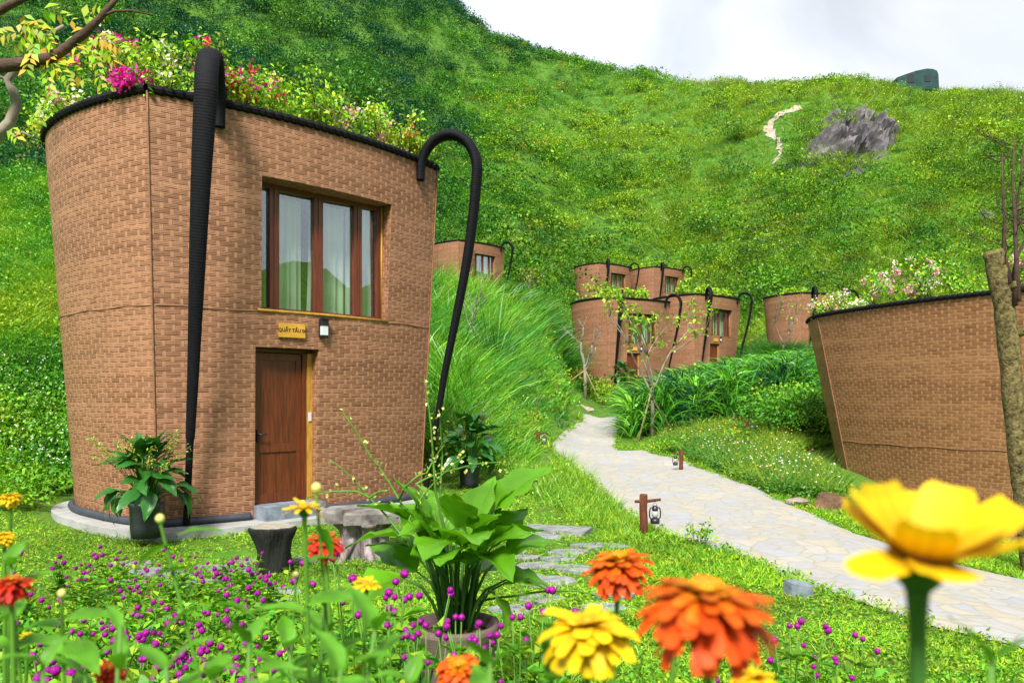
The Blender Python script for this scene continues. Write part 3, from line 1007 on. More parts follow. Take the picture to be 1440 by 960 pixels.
    mb.box((x1 - .045, y - .035, 1.20), (.085, .1, 2.3))
    jamb = mb.build('bamboo_jamb', M_BAMBOO, root)
    mb = MB()
    mb.box((x1 - .05, y - .092, 1.42), (.045, .015, .13))
    mb.build('door_switch', M_WHITE, jamb)
    mb = MB()
    mb.box(((x0 + x1) / 2, -.13, .07), (x1 - x0 - .01, .52, .24))
    mb.build('door_step', M_STEP, root)
    # ---- wall lamp and plaque over the door
    p, nrm = front_frame(.02, 2.74, s0, .0)
    rot = Matrix.Rotation(math.atan2(nrm.x, -nrm.y), 3, 'Z')
    mb = MB()
    for (zc, dz, dy) in ((.07, .10, .09), (-.135, .03, .07)):
        mb.box(p + nrm * dy / 2 + Vector((0, 0, zc)), (.11, dy, dz), rot)
    mb.box(p + nrm * .012 + Vector((0, 0, -.02)), (.12, .02, .26), rot)
    mb.box(p + nrm * .075 + Vector((0, 0, .12)), (.12, .11, .02), Matrix.Rotation(-.5, 3, 'X') if False else rot)
    lampo = mb.build('wall_lamp', M_LAMPK, root)
    mb = MB()
    mb.box(p + nrm * .053 + Vector((0, 0, -.05)), (.095, .06, .14), rot)
    mb.build('lamp_diffuser', M_WHITE, lampo)
    p, nrm = front_frame(-.50, 2.66, s0, .02)
    rot = Matrix.Rotation(math.atan2(nrm.x, -nrm.y), 3, 'Z')
    mb = MB()
    mb.box(p, (.40, .03, .20), rot)
    plq = mb.build('name_plaque', M_PLAQUE, root)
    if detail:
        cu = bpy.data.curves.new('plaque_text', 'FONT')
        cu.body = 'QUẨY TẤU 06'
        cu.size = .068; cu.align_x = 'CENTER'; cu.align_y = 'CENTER'; cu.extrude = .002; cu.offset = .0012
        tmp = bpy.data.objects.new('plaque_text', cu)
        col.objects.link(tmp)
        dg = bpy.context.evaluated_depsgraph_get()
        mt = bpy.data.meshes.new_from_object(tmp.evaluated_get(dg))
        bpy.data.objects.remove(tmp); bpy.data.curves.remove(cu)
        mt.materials.clear()
        lt = link('lettering', mt, M_INK, plq)
        lt.matrix_basis = Matrix.Translation(p + nrm * .0175) @ (rot.to_4x4()) @ Matrix.Rotation(R(90), 4, 'X')
    # ---- the two carrying straps
    strap_mesh(-1.56, 5.42, -2.05, -.548, s0).build('strap', M_BLACK, root, True)
    strap_mesh(1.92, 5.42, 2.36, .548, s0).build('strap', M_BLACK, root, True)
    if detail:
        mb = MB()
        pl_ = [hpt((p[0] * 1.13, CY + (p[1] - CY) * 1.13 - (.25 if p[1] < .1 else 0)), 0, HH, s0) for p in ring]
        vs = [(p.x, p.y, 0) for p in pl_] + [(p.x, p.y, -.4) for p in pl_]
        k = len(pl_)
        mb.add(vs, [tuple(range(k))] + [(i, i + k, (i + 1) % k + k, (i + 1) % k) for i in range(k)])
        mb.build('foundation_slab', M_CONC, root)
    return root

house = make_house(True, S0)
house.location = MAIN[:3]; house.rotation_euler.z = MAIN[3]
tag(house, 'large near basket house of woven rattan with brown door, wide window and name plaque', 'house')
proto = make_house(False, .87)
FAR_LABEL = {
    'mid_left': 'woven basket house at the end of the path behind the leafy staked sapling',
    'mid_right': 'woven basket house with its foot hidden behind the tall dark cane grass',
    'far_left': 'small basket house above the grassy bank, seen just beside the near house strap',
    'sliver': 'basket house almost wholly hidden behind the large near house, only its edge and strap showing',
    'top_one': 'small distant basket house, left one of the two highest on the slope',
    'top_two': 'small distant basket house, right one of the two highest on the slope',
    'right_mid': 'woven basket house half hidden behind the rim flowers of the windowless near basket'}
first = True
far_roots = {}
for k, h in FAR.items():
    o = proto if first else copy_tree(proto)
    first = False
    o.location = h[:3]; o.rotation_euler.z = h[3]
    far_roots[k] = o
    tag(o, FAR_LABEL[k], 'house', 'woven basket houses on the slope')

# the windowless basket at the right: its plan is traced as a bulging loop
def bulge(a, b, sag, n):
    a, b = Vector((*a, 0)), Vector((*b, 0))
    t = (b - a).normalized(); nn = Vector((t.y, -t.x, 0))
    return [((a.lerp(b, i / n) + nn * sag * (1 - (2 * i / n - 1) ** 2)).x, (a.lerp(b, i / n) + nn * sag * (1 - (2 * i / n - 1) ** 2)).y) for i in range(n)]
def make_right_house():
    cx, cy = 9.7, 16.9
    zt, zb = 3.54, -1.5
    root = empty('basket_house', (cx, cy, zb))
    cor = [(7.22, 19.1), (6.88, 17.6), (8.80, 13.25), (12.0, 13.9), (13.0, 17.4), (10.6, 20.6)]
    sg = [.05, .3, .35, .4, .4, .45]
    H = zt - zb
    s0 = .68
    def hp(p, z):
        s = s0 + (1 - s0) * z / H
        return Vector(((p[0] - cx) * s, (p[1] - cy) * s, z))
    me = bpy.data.meshes.new('wall'); bm = bmesh.new(); uvl = bm.loops.layers.uv.new('UVMap')
    ring, u0 = [], 0
    zs = np.linspace(0, H, 14)
    for i in range(6):
        pts = bulge(cor[i], cor[(i + 1) % 6], sg[i], 16) + [cor[(i + 1) % 6]]
        ring += pts[:-1]
        u = [u0]
        for a, b in zip(pts, pts[1:]): u.append(u[-1] + math.hypot(b[0] - a[0], b[1] - a[1]))
        vs = [[bm.verts.new(hp(p, z)) for z in zs] for p in pts]
        for a in range(len(pts) - 1):
            for k in range(len(zs) - 1):
                f = bm.faces.new((vs[a][k], vs[a + 1][k], vs[a + 1][k + 1], vs[a][k + 1])); f.smooth = True
                for lp, (q, r_) in zip(f.loops, ((a, k), (a + 1, k), (a + 1, k + 1), (a, k + 1))): lp[uvl].uv = (u[q], zs[r_])
        u0 = u[-1] + .23
    bm.to_mesh(me); bm.free()
    link('wall', me, M_WEAVE_R, root)
    mb = MB(); mb.add([hp(p, H - .2) for p in ring], [tuple(range(len(ring)))]); mb.build('roof', M_SOIL, root)
    dense = []
    for a, b in zip(ring, ring[1:] + ring[:1]):
        k = max(1, int(math.hypot(b[0] - a[0], b[1] - a[1]) / .04))
        for j in range(k): dense.append((a[0] + (b[0] - a[0]) * j / k, a[1] + (b[1] - a[1]) * j / k))
    mb = MB(); mb.tube([hp(p, H + .02) for p in dense + dense[:1]], [.046 + .009 * math.sin(i * 2.1) for i in range(len(dense) + 1)], n=8, cap=False)
    mb.build('rim', M_BLACK, root)
    mb = MB()
    mb.tube([hp(p, 2.25 + .01 * math.sin(i * .2)) for i, p in enumerate(dense + dense[:1])], .011, n=6, cap=False)
    mb.tube([hp(cor[1], z) + Vector((-.01, -.005, 0)) for z in np.linspace(0, H, 12)], .016, n=6)
    mb.build('seam_strip', M_STRIP, root, True)
    tag(root, 'windowless side of a woven basket house behind the mossy lopped trunk', 'house')
    return root, ring, hp, H
rhouse, r_ring, r_hp, r_H = make_right_house()
PADS_R = (9.7, 16.9)
# ---------------------------------------------------------------- vegetation that nobody could count
HOUSE_C = [(*centre(h), 3.3) for h in FAR.values()] + [(*centre(MAIN), 3.0), (9.9, 17.0, 3.6)]
POST_C = []
for _a, _b, _w, _l in ((873, 602, .32, 6), (757, 634, .42, 3.5), (1051, 612, .25, 4)):
    _p = on_ground(_a, _b); POST_C.append((_p.x, _p.y, _w, _l))
def off_limits(X, Y, grow=0.0, path_grow=0.0):
    m = in_poly(X, Y, PATH_POLY)
    for cx, cy, r in HOUSE_C: m |= np.hypot(X - cx, Y - cy) < r + grow
    for cx, cy, w_, l_ in POST_C:      # kept mown round and before the lantern posts
        m |= (np.abs(X - cx * Y / cy) < w_) & (Y < cy + .5) & (Y > cy - l_)
    return m
def polar(n, px0, px1, y0, y1, power=1.0):
    """random ground points between two bearings and two depths"""
    u = (rng.uniform(px0, px1, n) - 720) / F
    t = rng.uniform(0, 1, n)
    Y = np.exp(math.log(y0) + t * (math.log(y1) - math.log(y0))) if power == 1.0 else y0 + (y1 - y0) * t
    return u * Y, Y
def on_terrain(X, Y, dz=0.0): return np.stack([X, Y, zf(X, Y) + dz], -1)
def shade(c, n, dv=.25, dh=.12):
    """colour per leaf round a base colour: real leaves differ in age and kind"""
    c = np.asarray(c, float)
    if c.ndim == 1: c = np.repeat(c[None], n, 0)
    k = np.exp(rng.normal(0, dv, (n, 1)))
    h = rng.normal(0, dh, (n, 1))
    out = c * k
    out[:, 0:1] *= np.exp(h * 1.4); out[:, 2:3] *= np.exp(-h)
    return np.clip(out, 0, .9)
def stuff(name, arrs, mat, label, cat, kind='stuff'):
    V, Q, C = join(arrs)
    o = link(name, np_mesh(name, V, Q, C), mat)
    tag(o, label, cat, kind=kind)
    return o

def bushes(P, rad, colr, nl, leaf=.28, squash=.8, lobes=4, rise=.25):
    """shrubs as leaf clumps in a few lobes each; P (n,3), rad (n,), colr (n,3)"""
    n = len(P)
    lob = np.clip(rng.normal(0, .42, (n, lobes, 3)), -.8, .8); lob[..., 2] = np.abs(lob[..., 2]) * .6
    li = rng.integers(0, lobes, (n, nl))
    c = np.take_along_axis(lob, li[..., None].repeat(3, -1), 1)
    d = norm(rng.normal(size=(n, nl, 3)))
    d[..., 2] = np.abs(d[..., 2]) * 1.1 - .15
    d = norm(d)
    pos = (c + d * rng.uniform(.35, .62, (n, nl, 1))) * rad[:, None, None]
    pos[..., 2] *= squash
    pos[..., 2] += rise * rad[:, None]
    pts = (P[:, None, :] + pos).reshape(-1, 3)
    D = (d + rng.normal(0, .6, (n, nl, 3)) + np.array([0, 0, -.1])).reshape(-1, 3)
    Nn = (d * .6 + rng.normal(0, .45, (n, nl, 3)) + np.array([0, 0, .7])).reshape(-1, 3)
    L = (rad[:, None] * leaf * rng.uniform(.6, 1.35, (n, nl))).ravel()
    C = shade(np.repeat(colr, nl, axis=0), n * nl, .22, .08)
    return leaf_quads(pts, D, Nn, L, L * rng.uniform(.5, .75, len(L)), C, .15)

def tufts(P, nb, L, W, colr, spread=.5, bend=.55, K=3, base=.12):
    n = len(P)
    a = rng.uniform(0, 2 * math.pi, (n, nb))
    out = np.stack([np.cos(a), np.sin(a), np.zeros_like(a)], -1)
    lean = rng.uniform(.05, 1, (n, nb, 1)) * spread
    D = (out * lean + np.array([0, 0, 1.0])).reshape(-1, 3)
    o2 = out.reshape(-1, 3)
    Lb = (np.broadcast_to(np.asarray(L).reshape(-1, 1), (n, nb)) * rng.uniform(.55, 1.15, (n, nb))).ravel()
    bd = o2 * (rng.uniform(.2, 1, (n * nb, 1)) * bend) + np.array([0, 0, -1]) * (rng.uniform(.1, 1, (n * nb, 1)) * bend)
    pts = (P[:, None] + out * rng.uniform(0, 1, (n, nb, 1)) * base).reshape(-1, 3)
    C = shade(np.repeat(colr, nb, axis=0), n * nb, .22, .1)
    return blades(pts, D, bd, Lb, np.full(n * nb, 1.0) * W * rng.uniform(.7, 1.3, n * nb), C, K)

PAL = dict(lime=(.225, .37, .016), fresh=(.12, .31, .014), mid=(.055, .21, .014), deep=(.014, .085, .014), teal=(.009, .075, .032), olive=(.21, .23, .025), straw=(.32, .30, .06))
def pick(n, keys, wts):
    a = np.array([PAL[k] for k in keys])
    return a[rng.choice(len(keys), n, p=np.array(wts) / sum(wts))]

# --- scrub over the whole hillside
nB = 32000
X, Y = polar(nB, -60, 1500, 42, 262)
ok = ~off_limits(X, Y, .6)
# keep the far house fronts clear
for k, h in FAR.items():
    fx, fy = h[0] + math.sin(h[3]) * 3.0, h[1] - math.cos(h[3]) * 3.0
    ok &= np.hypot(X - fx, Y - fy) > 3.2
P_TRAIL = [(1128, 150), (1108, 158), (1092, 168), (1082, 176), (1082, 186), (1092, 196), (1098, 208), (1096, 220), (1090, 232)]
trail3 = [on_ground(*p) for p in P_TRAIL]
_yy = np.linspace(90, 200, 400)
_rz = (zf((1287 - 720) / F * _yy, _yy) - CH) / _yy
SHELTER_Y = float(_yy[int(np.argmax(_rz))]) + .5
ok &= np.hypot(X - (1287 - 720) / F * SHELTER_Y, Y - SHELTER_Y + 1) > 5.0
for p in trail3: ok &= np.hypot(X - p.x, Y - p.y) > 1.5
CRAG_PX = [(1150, 205, 20), (1172, 200, 24), (1198, 213, 22), (1215, 190, 16), (1160, 165, 20), (1190, 170, 18), (1222, 235, 17), (1238, 222, 13), (1140, 218, 14), (1212, 150, 12), (1130, 145, 12), (1228, 160, 9), (1245, 245, 10), (1205, 240, 13)]
for a_, b_, s_ in CRAG_PX:
    p = on_ground(a_, b_)
    ok &= (np.hypot(X - p.x, Y - p.y + 1.2) > s_ / F * p.y * .8) | (rng.random(len(X)) < .5)
X, Y = X[ok], Y[ok]
px = 720 + F * X / Y
right = np.clip((px - 560) / 420, 0, 1) * np.clip(1.25 - np.maximum(0, Y - 150) / 60, 0, 1)     # grassy hill to the right, dark wooded mountain to the left
patch = vnoise(X / 11, Y / 11, 21) + .6 * vnoise(X / 4.5, Y / 4.5, 22)
mount = np.clip((700 - px) / 160, 0, 1) * np.clip((Y - 60) / 40, 0, 1)
s = .06 + right * 1.1 + .42 * patch + rng.normal(0, .22, len(X)) - .55 * mount
keys = np.array([PAL['teal'], PAL['deep'], PAL['mid'], PAL['fresh'], PAL['lime'], PAL['lime']])
q = np.clip((s + .25) / 1.5 * 5, 0, 4.999)
i0 = q.astype(int); f = (q - i0)[:, None]
C = keys[i0] * (1 - f) + keys[i0 + 1] * f
sel = rng.random(len(X)) < .07
C[sel & (mount < .3)] = PAL['olive']
sel = (rng.random(len(X)) < .10) | (vnoise(X / 4, Y / 4, 31) > .86)
C[sel] = PAL['deep']
rad_ = (.30 + .0072 * Y) * np.exp(rng.normal(0, .36, len(X))) * (1 + .55 * vnoise(X / 5.5, Y / 5.5, 27)) * np.where(rng.random(len(X)) < .02, 1.5, 1)
rad_ = np.minimum(rad_, np.where(Y < 125, .4 + .0145 * Y, .34 + .0100 * Y))
grassy = (right + .5 * vnoise(X / 8, Y / 8, 25) + rng.normal(0, .2, len(X))) > .75
g = ~grassy
parts = [bushes(on_terrain(X[g], Y[g]), rad_[g], C[g], 84, leaf=.19)]
hill_scrub = stuff('hill_scrub', parts, M_LEAF, 'dense green scrub covering the whole hillside', 'scrub')
# larger separate shrubs and small trees standing out of the scrub
X2, Y2 = polar(900, -60, 1500, 62, 250)
ok2 = ~off_limits(X2, Y2, 2.5) & ~((Y2 > 128) & (X2 / Y2 > -.16)) & ~((Y2 > 105) & (X2 / Y2 > .4)) & ~((Y2 > 185) & (X2 / Y2 > -.3))
for p in [on_ground(a_, b_) for a_, b_, s_ in CRAG_PX] + trail3[:]: ok2 &= np.hypot(X2 - p.x, Y2 - p.y) > 4.5
X2, Y2 = X2[ok2], Y2[ok2]
r2_ = (1.0 + .0135 * Y2) * np.exp(rng.normal(0, .25, len(X2)))
px2 = 720 + F * X2 / Y2
c2_ = np.where((rng.random(len(X2)) < np.clip((px2 - 500) / 900, .1, .6))[:, None], np.array(PAL['fresh']), np.array(PAL['mid'])) * rng.uniform(.4, 1.0, (len(X2), 1))
parts = [bushes(on_terrain(X2, Y2, .1), r2_, c2_, 330, leaf=.10, squash=1.05, lobes=7, rise=.45)]
stuff('hill_shrubs', parts, M_LEAF, 'larger rounded shrubs standing out of the scrub on the hillside', 'shrubs')
gi = grassy
Pg = on_terrain(X[gi], Y[gi], -.1)
parts = [tufts(Pg, 46, rad_[gi] * 1.25, .018 * rad_[gi].mean() * 3.2, C[gi], .9, .5, 2, base=.9), bushes(Pg, rad_[gi] * .9, C[gi] * .8, 46, leaf=.16)]
stuff('hill_grass', parts, M_BLADE, 'tall yellowish grass growing over the right hill', 'grass')

# --- pale footpath worn into the hill and the crag beside it
tm = MB()
t0_ = trail3
trail3 = []
for i in range(len(t0_) - 1):
    for j in range(4):
        q_ = t0_[i].lerp(t0_[i + 1], j / 4); trail3.append(Vector((q_.x + random.gauss(0, .25), q_.y + random.gauss(0, .25), 0)))
for i, p in enumerate(trail3):
    n_ = trail3[min(i + 1, len(trail3) - 1)] - trail3[max(i - 1, 0)]
    sdv = Vector((-n_.y, n_.x, 0)).normalized() * random.uniform(.35, 1.0) * (.9 if i < 18 else .4)
    for sgn in (-1, 1):
        a = p + sdv * sgn
        tm.v.append((a.x, a.y, float(zf(a.x, a.y)) + .12))
for i in range(len(trail3) - 1): tm.f.append((2 * i, 2 * i + 1, 2 * i + 3, 2 * i + 2))
tm.m = [0] * len(tm.f)
tag(tm.build('hill_trail', M_TRAIL), kind='structure')

def rock_mesh(loc, sz, seed, sub=3, rough=.35):
    bm = bmesh.new()
    bmesh.ops.create_icosphere(bm, subdivisions=sub, radius=1)
    r = np.random.default_rng(seed)
    planes = [(Vector(r.normal(size=3)).normalized(), r.uniform(.45, .85)) for _ in range(14)]
    for v in bm.verts:
        c = v.co.copy()
        for nn, d in planes:
            k = c.dot(nn) - d
            if k > 0: c -= nn * k
        c += v.co * (r.normal() * .05 * rough)
        v.co = Vector((c.x * sz[0], c.y * sz[1], c.z * sz[2]))
    me = bpy.data.meshes.new('rock')
    bm.to_mesh(me); bm.free()
    return me
nu, nv = 64, 52
cv, cf = [], []
for iv in range(nv):
    for iu in range(nu):
        fu_, fv_ = iu / (nu - 1), iv / (nv - 1)
        bx = 1118 + 140 * fu_ + 18 * math.sin(fv_ * 5); by = 138 + 122 * fv_
        g_ = on_ground(bx, by)
        d_ = math.hypot((fu_ - .5) / .5, (fv_ - .55) / .48)
        rid = 0
        for o_, (fr_, am) in enumerate(((.2, 1.0), (.5, .6), (1.1, .35))):
            rid += am * (1 - abs(float(vnoise((g_.x + .4 * g_.z) * fr_, (g_.z * 1.3 - .5 * g_.x) * fr_, 90 + o_))) * 2)
        out_ = 3.4 * rid * max(0, 1 - d_) ** .5 - 1.4 * max(0, d_ - .55) - .35
        cv.append((g_.x, g_.y - out_ * .75, g_.z + out_ * .5 - .3 * d_))
for iv in range(nv - 1):
    for iu in range(nu - 1):
        i_ = iv * nu + iu
        cf.append((i_, i_ + nu, i_ + nu + 1, i_ + 1))
mb = MB(); mb.add(cv, cf)
tag(mb.build('rock_crag', M_ROCK), 'broad rugged grey rock face below the hilltop, partly covered in greenery', 'rock face')
for i, (a, b, s_) in enumerate([(1385, 306, 12), (1010, 352, 10)]):
    p = on_ground(a, b); r_ = s_ / F * p.y
    o = link('hill_boulder', rock_mesh(None, (r_ * 1.3, r_, r_), 80 + i), M_ROCK); o.location = p
    tag(o, ['dark boulder in the grass behind the bare twigs of the lopped trunk', 'dark boulder in scrub high above the middle houses'][i], 'boulder')

# --- long pale grass on the bank between the near house and the path
ledge = np.array([[p.x, p.y] for p in gl[7:]])
o_ = np.argsort(ledge[:, 1])
def left_edge_px(Y): return np.interp(Y, ledge[o_, 1], (720 + F * ledge[:, 0] / ledge[:, 1])[o_])
Xc, Yc = polar(900, 555, 815, 16.2, 48)
px = 720 + F * Xc / Yc
ok = ~off_limits(Xc, Yc, .3) & (px < left_edge_px(Yc) - .85 * F / Yc)
Xc, Yc = Xc[ok], Yc[ok]
hc = np.exp(rng.normal(0, .3, len(Xc))) * (.62 + .011 * Yc)
near_ = np.clip((left_edge_px(Yc) - .6 * F / Yc - (720 + F * Xc / Yc)) / (1.6 * F / Yc), .35, 1)
hc *= near_
sp = vnoise(Xc / 2.6, Yc / 2.6, 41) + rng.normal(0, .4, len(Xc))
Cc = np.where((sp > .15)[:, None], np.array([.16, .40, .018]), np.array([.065, .27, .016])); Cc[sp > .75] = (.25, .40, .02); Cc[sp < -.6] = (.03, .17, .018)
k_ = 6
X = (Xc[:, None] + rng.normal(0, .26, (len(Xc), k_)) * (1 + .012 * Yc[:, None])).ravel(); Y = (Yc[:, None] + rng.normal(0, .26, (len(Xc), k_))).ravel()
P = on_terrain(X, Y, -.03)
hh_ = np.repeat(hc, k_) * rng.uniform(.8, 1.15, len(X)); C = np.repeat(Cc, k_, 0)
stuff('bank_grass', [tufts(P, 20, hh_ * 1.25, .034, C, .62, .62, 4, base=.13)], M_BLADE, 'long light green grass in clumps on the bank beside the path', 'grass')
X, Y = polar(420, 600, 815, 16.5, 46)
ok = ~off_limits(X, Y, .2) & (720 + F * X / Y < left_edge_px(Y) - .45 * F / Y); X, Y = X[ok], Y[ok]
stuff('bank_herbs', [bushes(on_terrain(X, Y, .05), .22 + .012 * Y * rng.random(len(X)), pick(len(X), ['mid', 'fresh', 'lime'], [4, 3, 2]), 70, leaf=.2, rise=.5), tufts(on_terrain(X[:90], Y[:90]), 5, np.full(90, 1.3), .02, np.tile([.22, .16, .05], (90, 1)), .35, .1, 2, .1)], M_LEAF, 'leafy herbs and dry stalks among the long grass of the bank', 'herbs')
# --- tall dark cane grass below the middle houses
X, Y = polar(420, 880, 1165, 25.5, 31, 2)
px = 720 + F * X / Y
ok = ~off_limits(X, Y, .1)
X, Y = X[ok], Y[ok]
P = on_terrain(X, Y)
n, nb = len(P), 46
a = rng.uniform(0, 2 * math.pi, (n, nb))
out = np.stack([np.cos(a), np.sin(a), np.zeros_like(a)], -1)
h0 = rng.uniform(0, 1.6, (n, nb)) * (1 - .25 * np.clip((940 - (720 + F * X / Y)) / 60, 0, 1))[:, None]
base = (P[:, None] + out * .14 + np.stack([np.zeros_like(h0), np.zeros_like(h0), h0], -1)).reshape(-1, 3)
o2 = out.reshape(-1, 3)
D = o2 * rng.uniform(.25, .8, (n * nb, 1)) + np.array([0, 0, 1.])
bd = o2 * rng.uniform(.15, .45, (n * nb, 1)) + np.array([0, 0, -1.]) * rng.uniform(.5, 1.0, (n * nb, 1))
C = shade(np.repeat(pick(n, ['deep', 'mid', 'teal', 'fresh'], [2, 5, 2, 2]) * 1.4, nb, axis=0), n * nb, .35, .08)
stuff('cane_grass', [blades(base, D, bd, rng.uniform(.9, 1.6, n * nb), rng.uniform(.045, .075, n * nb), C, 6)], M_BLADE, 'tall dark green cane grass with arching blades below the houses', 'grass')
# the same cane grass farther up beside the houses
X, Y = polar(520, 1040, 1110, 54, 60, 2)
X2, Y2 = polar(500, 690, 800, 42, 58, 2)
X, Y = np.concatenate([X, X2]), np.concatenate([Y, Y2])
ok = ~off_limits(X, Y, .2); X, Y = X[ok], Y[ok]
P = on_terrain(X, Y)
stuff('cane_grass', [tufts(P, 60, np.full(len(P), 2.0), .07, pick(len(P), ['deep', 'mid', 'fresh'], [3, 4, 1]), .7, .8, 4, .4)], M_BLADE, 'patches of dark cane grass growing between the distant houses', 'grass')

# --- weeds and terraces left of the near house
X, Y = polar(2900, -80, 150, 11.6, 45)
ok = ~off_limits(X, Y, .1); X, Y = X[ok], Y[ok]
ok = (Y > 13.6) | (rng.random(len(X)) < .4); X, Y = X[ok], Y[ok]
low = Y < 17.5
P = on_terrain(X, Y)
keysel = vnoise(X / 2.5, Y / 2.5, 51) + rng.normal(0, .25, len(X))
C = np.where((keysel > .25)[:, None], np.array(PAL['lime']) * .9, np.array(PAL['fresh'])); C[keysel < -.35] = PAL['mid']
stuff('bank_weeds', [bushes(P, .22 + .012 * Y, C, 60, leaf=.2), ], M_LEAF, 'leafy green weeds on the steep bank left of the near house', 'weeds')
gsel = rng.random(len(X)) < .5
gsel &= ~low
stuff('bank_grass', [tufts(P[gsel], 34, .7 + .012 * Y[gsel], .03, C[gsel] * 1.1, .9, .8, 3, .3)], M_BLADE, 'long grass hanging on the steep bank left of the near house', 'grass')
ws = rng.random((1500,))
X, Y = polar(650, -60, 110, 13.6, 17.6)
ok = ~off_limits(X, Y, .1); X, Y = X[ok], Y[ok]
P = on_terrain(X, Y, .0); P[:, 2] += rng.uniform(.25, .6, len(P))
stuff('white_weed_blossoms', [leaf_quads(P, rng.normal(size=P.shape), np.tile([0, -.3, 1.], (len(P), 1)), np.full(len(P), .035), np.full(len(P), .03), np.tile([.75, .78, .7], (len(P), 1)))], M_LEAF, 'tiny white blossoms dotted over the weeds left of the near house', 'blossoms')

# --- scrub in the middle distance, between path, houses and hill
X, Y = polar(2600, 800, 1500, 21, 45)
px = 720 + F * X / Y
ok = ~off_limits(X, Y, .3) & ~((px > 865) & (px < 1160) & (Y > 22) & (Y < 31.5)) & ~((px < 900) & (Y < 43))
h = FAR['mid_left']
X, Y = X[ok], Y[ok]; px = px[ok]
rr_ = np.where(px > 1125, .42, .25) * np.exp(rng.normal(0, .3, len(X)))
P = on_terrain(X, Y)
stuff('meadow_scrub', [bushes(P, rr_ * (1 + .01 * Y), pick(len(X), ['fresh', 'mid', 'lime'], [4, 3, 2]), 60, leaf=.24)], M_LEAF, 'low leafy scrub between the path and the distant houses', 'scrub')
# tall leafy bushes left of the windowless basket
X, Y = polar(90, 1085, 1165, 20.5, 25)
P = on_terrain(X, Y)
stuff('leafy_bushes', [bushes(P, rng.uniform(.5, .9, len(P)), pick(len(P), ['fresh', 'lime', 'mid'], [4, 2, 3]), 190, leaf=.13, squash=1.1, rise=.6)], M_LEAF, 'leafy bushes crowding the corner of the windowless basket', 'bushes')

# --- wildflower bank right of the path
def ground_between(n, x0, x1, y0, y1):
    """random ground points whose footprint lies in the strip of ground between two bearings and two depths"""
    return polar(n, x0, x1, y0, y1)
X, Y = polar(5200, 930, 1230, 13.5, 26)
PB = np.array([[p.x, p.y] for p in [on_ground(*q) for q in [(925, 632), (965, 643), (1020, 664), (1080, 690), (1130, 708), (1185, 715), (1185, 660), (1150, 610), (940, 606)]]])
ok = in_poly(X, Y, PB) & ~off_limits(X, Y, .05)
X, Y = X[ok], Y[ok]
P = on_terrain(X, Y)
keysel = vnoise(X / 1.1, Y / 1.1, 61) + rng.normal(0, .3, len(X))
C = np.where((keysel > 0)[:, None], np.array([.13, .26, .02]), np.array([.065, .2, .025]))
stuff('wildflower_bank', [bushes(P, np.full(len(P), .24), C, 34, leaf=.24), tufts(P, 12, .25 + .4 * rng.random(len(P)), .012, C * np.array([1.5, 1.15, 1.0]), .6, .4, 3, .12)], M_LEAF, 'low meadow herbs on the bank right of the path', 'herbs')
nf = 480
X, Y = polar(nf * 3, 930, 1230, 13.5, 26)
ok = in_poly(X, Y, PB) & ~off_limits(X, Y, .05); X, Y = X[ok][:nf], Y[ok][:nf]
P = on_terrain(X, Y); P[:, 2] += rng.uniform(.28, .5, len(P))
fc = np.array([[.8, .8, .76], [.8, .36, .02], [.8, .6, .03], [.6, .1, .3]])
wts = rng.choice(4, len(P), p=[.5, .27, .18, .05])
stuff('meadow_blossoms', [leaf_quads(P, rng.normal(size=P.shape) * [1, 1, .2], np.tile([0, -.6, 1.], (len(P), 1)), np.full(len(P), .04), np.full(len(P), .035), fc[wts])], M_LEAF, 'white and orange blossoms dotted over the bank right of the path', 'blossoms')

# --- turf and creeping ground cover
def cover(name, n, x0, x1, y0, y1, leaf, pal, wts, label, cat, poly=None, blade=0, bl=.07, hh=.03, dens=None):
    X, Y = polar(n, x0, x1, y0, y1)
    ok = ~off_limits(X, Y)
    for cx, cy, r in HOUSE_C[-2:]: pass
    if poly is not None: ok &= in_poly(X, Y, poly)
    if dens is not None: ok &= rng.random(len(X)) < dens(X, Y)
    X, Y = X[ok], Y[ok]
    P = on_terrain(X, Y)
    P[:, 2] += rng.uniform(0, hh, len(P)) * (1 + 1.5 * np.clip(vnoise(X / .35, Y / .35, 71), 0, 1))
    c = pick(len(P), pal, wts) * (1 + .35 * vnoise(X / .8, Y / .8, 72))[:, None]
    C = shade(c, len(P), .2, .1)
    sz = (leaf * (.75 + .035 * Y)) * rng.uniform(.6, 1.4, len(P))
    D = rng.normal(size=P.shape) * [1, 1, .25] + [0, 0, .15]
    Nn = rng.normal(0, .4, P.shape) + [0, 0, 1.]
    arr = [leaf_quads(P, D, Nn, sz, sz * rng.uniform(.45, .8, len(P)), C, .2)]
    if blade:
        i = rng.choice(len(P), min(blade, len(P)), replace=False)
        arr.append(tufts(P[i], 5, bl * (.7 + .03 * Y[i]), .006 + .0004 * Y[i].mean(), c[i] * 1.05, .8, .5, 2, .03))
    return stuff(name, arr, M_LEAF, label, cat)
def lawn_dens(X, Y): return np.clip(.72 + .5 * vnoise(X / .6, Y / .6, 75), .2, 1)
cover('creeping_turf', 280000, -80, 1850, 3.4, 16.5, .028, ['lime', 'fresh', 'mid', 'olive'], [5, 4, 1.3, .7], 'bright green creeping turf round the stepping stones before the near house', 'turf', blade=16000, dens=lawn_dens)
cover('verge_turf', 72000, 850, 1850, 7, 30, .035, ['lime', 'fresh', 'mid'], [5, 4, 1], 'bright green turf along the far edge of the path', 'turf', blade=14000, bl=.1)
X_, Y_ = [], []
for E_ in (pl, pr):
    for a_, b_ in zip(E_, E_[1:]):
        for _ in range(max(1, int(9 * math.hypot(*(b_ - a_)) * 2.2))):
            t_ = rng.random(); q_ = a_ + (b_ - a_) * t_
            X_.append(q_[0] + rng.normal(0, .06)); Y_.append(q_[1] + rng.normal(0, .06))
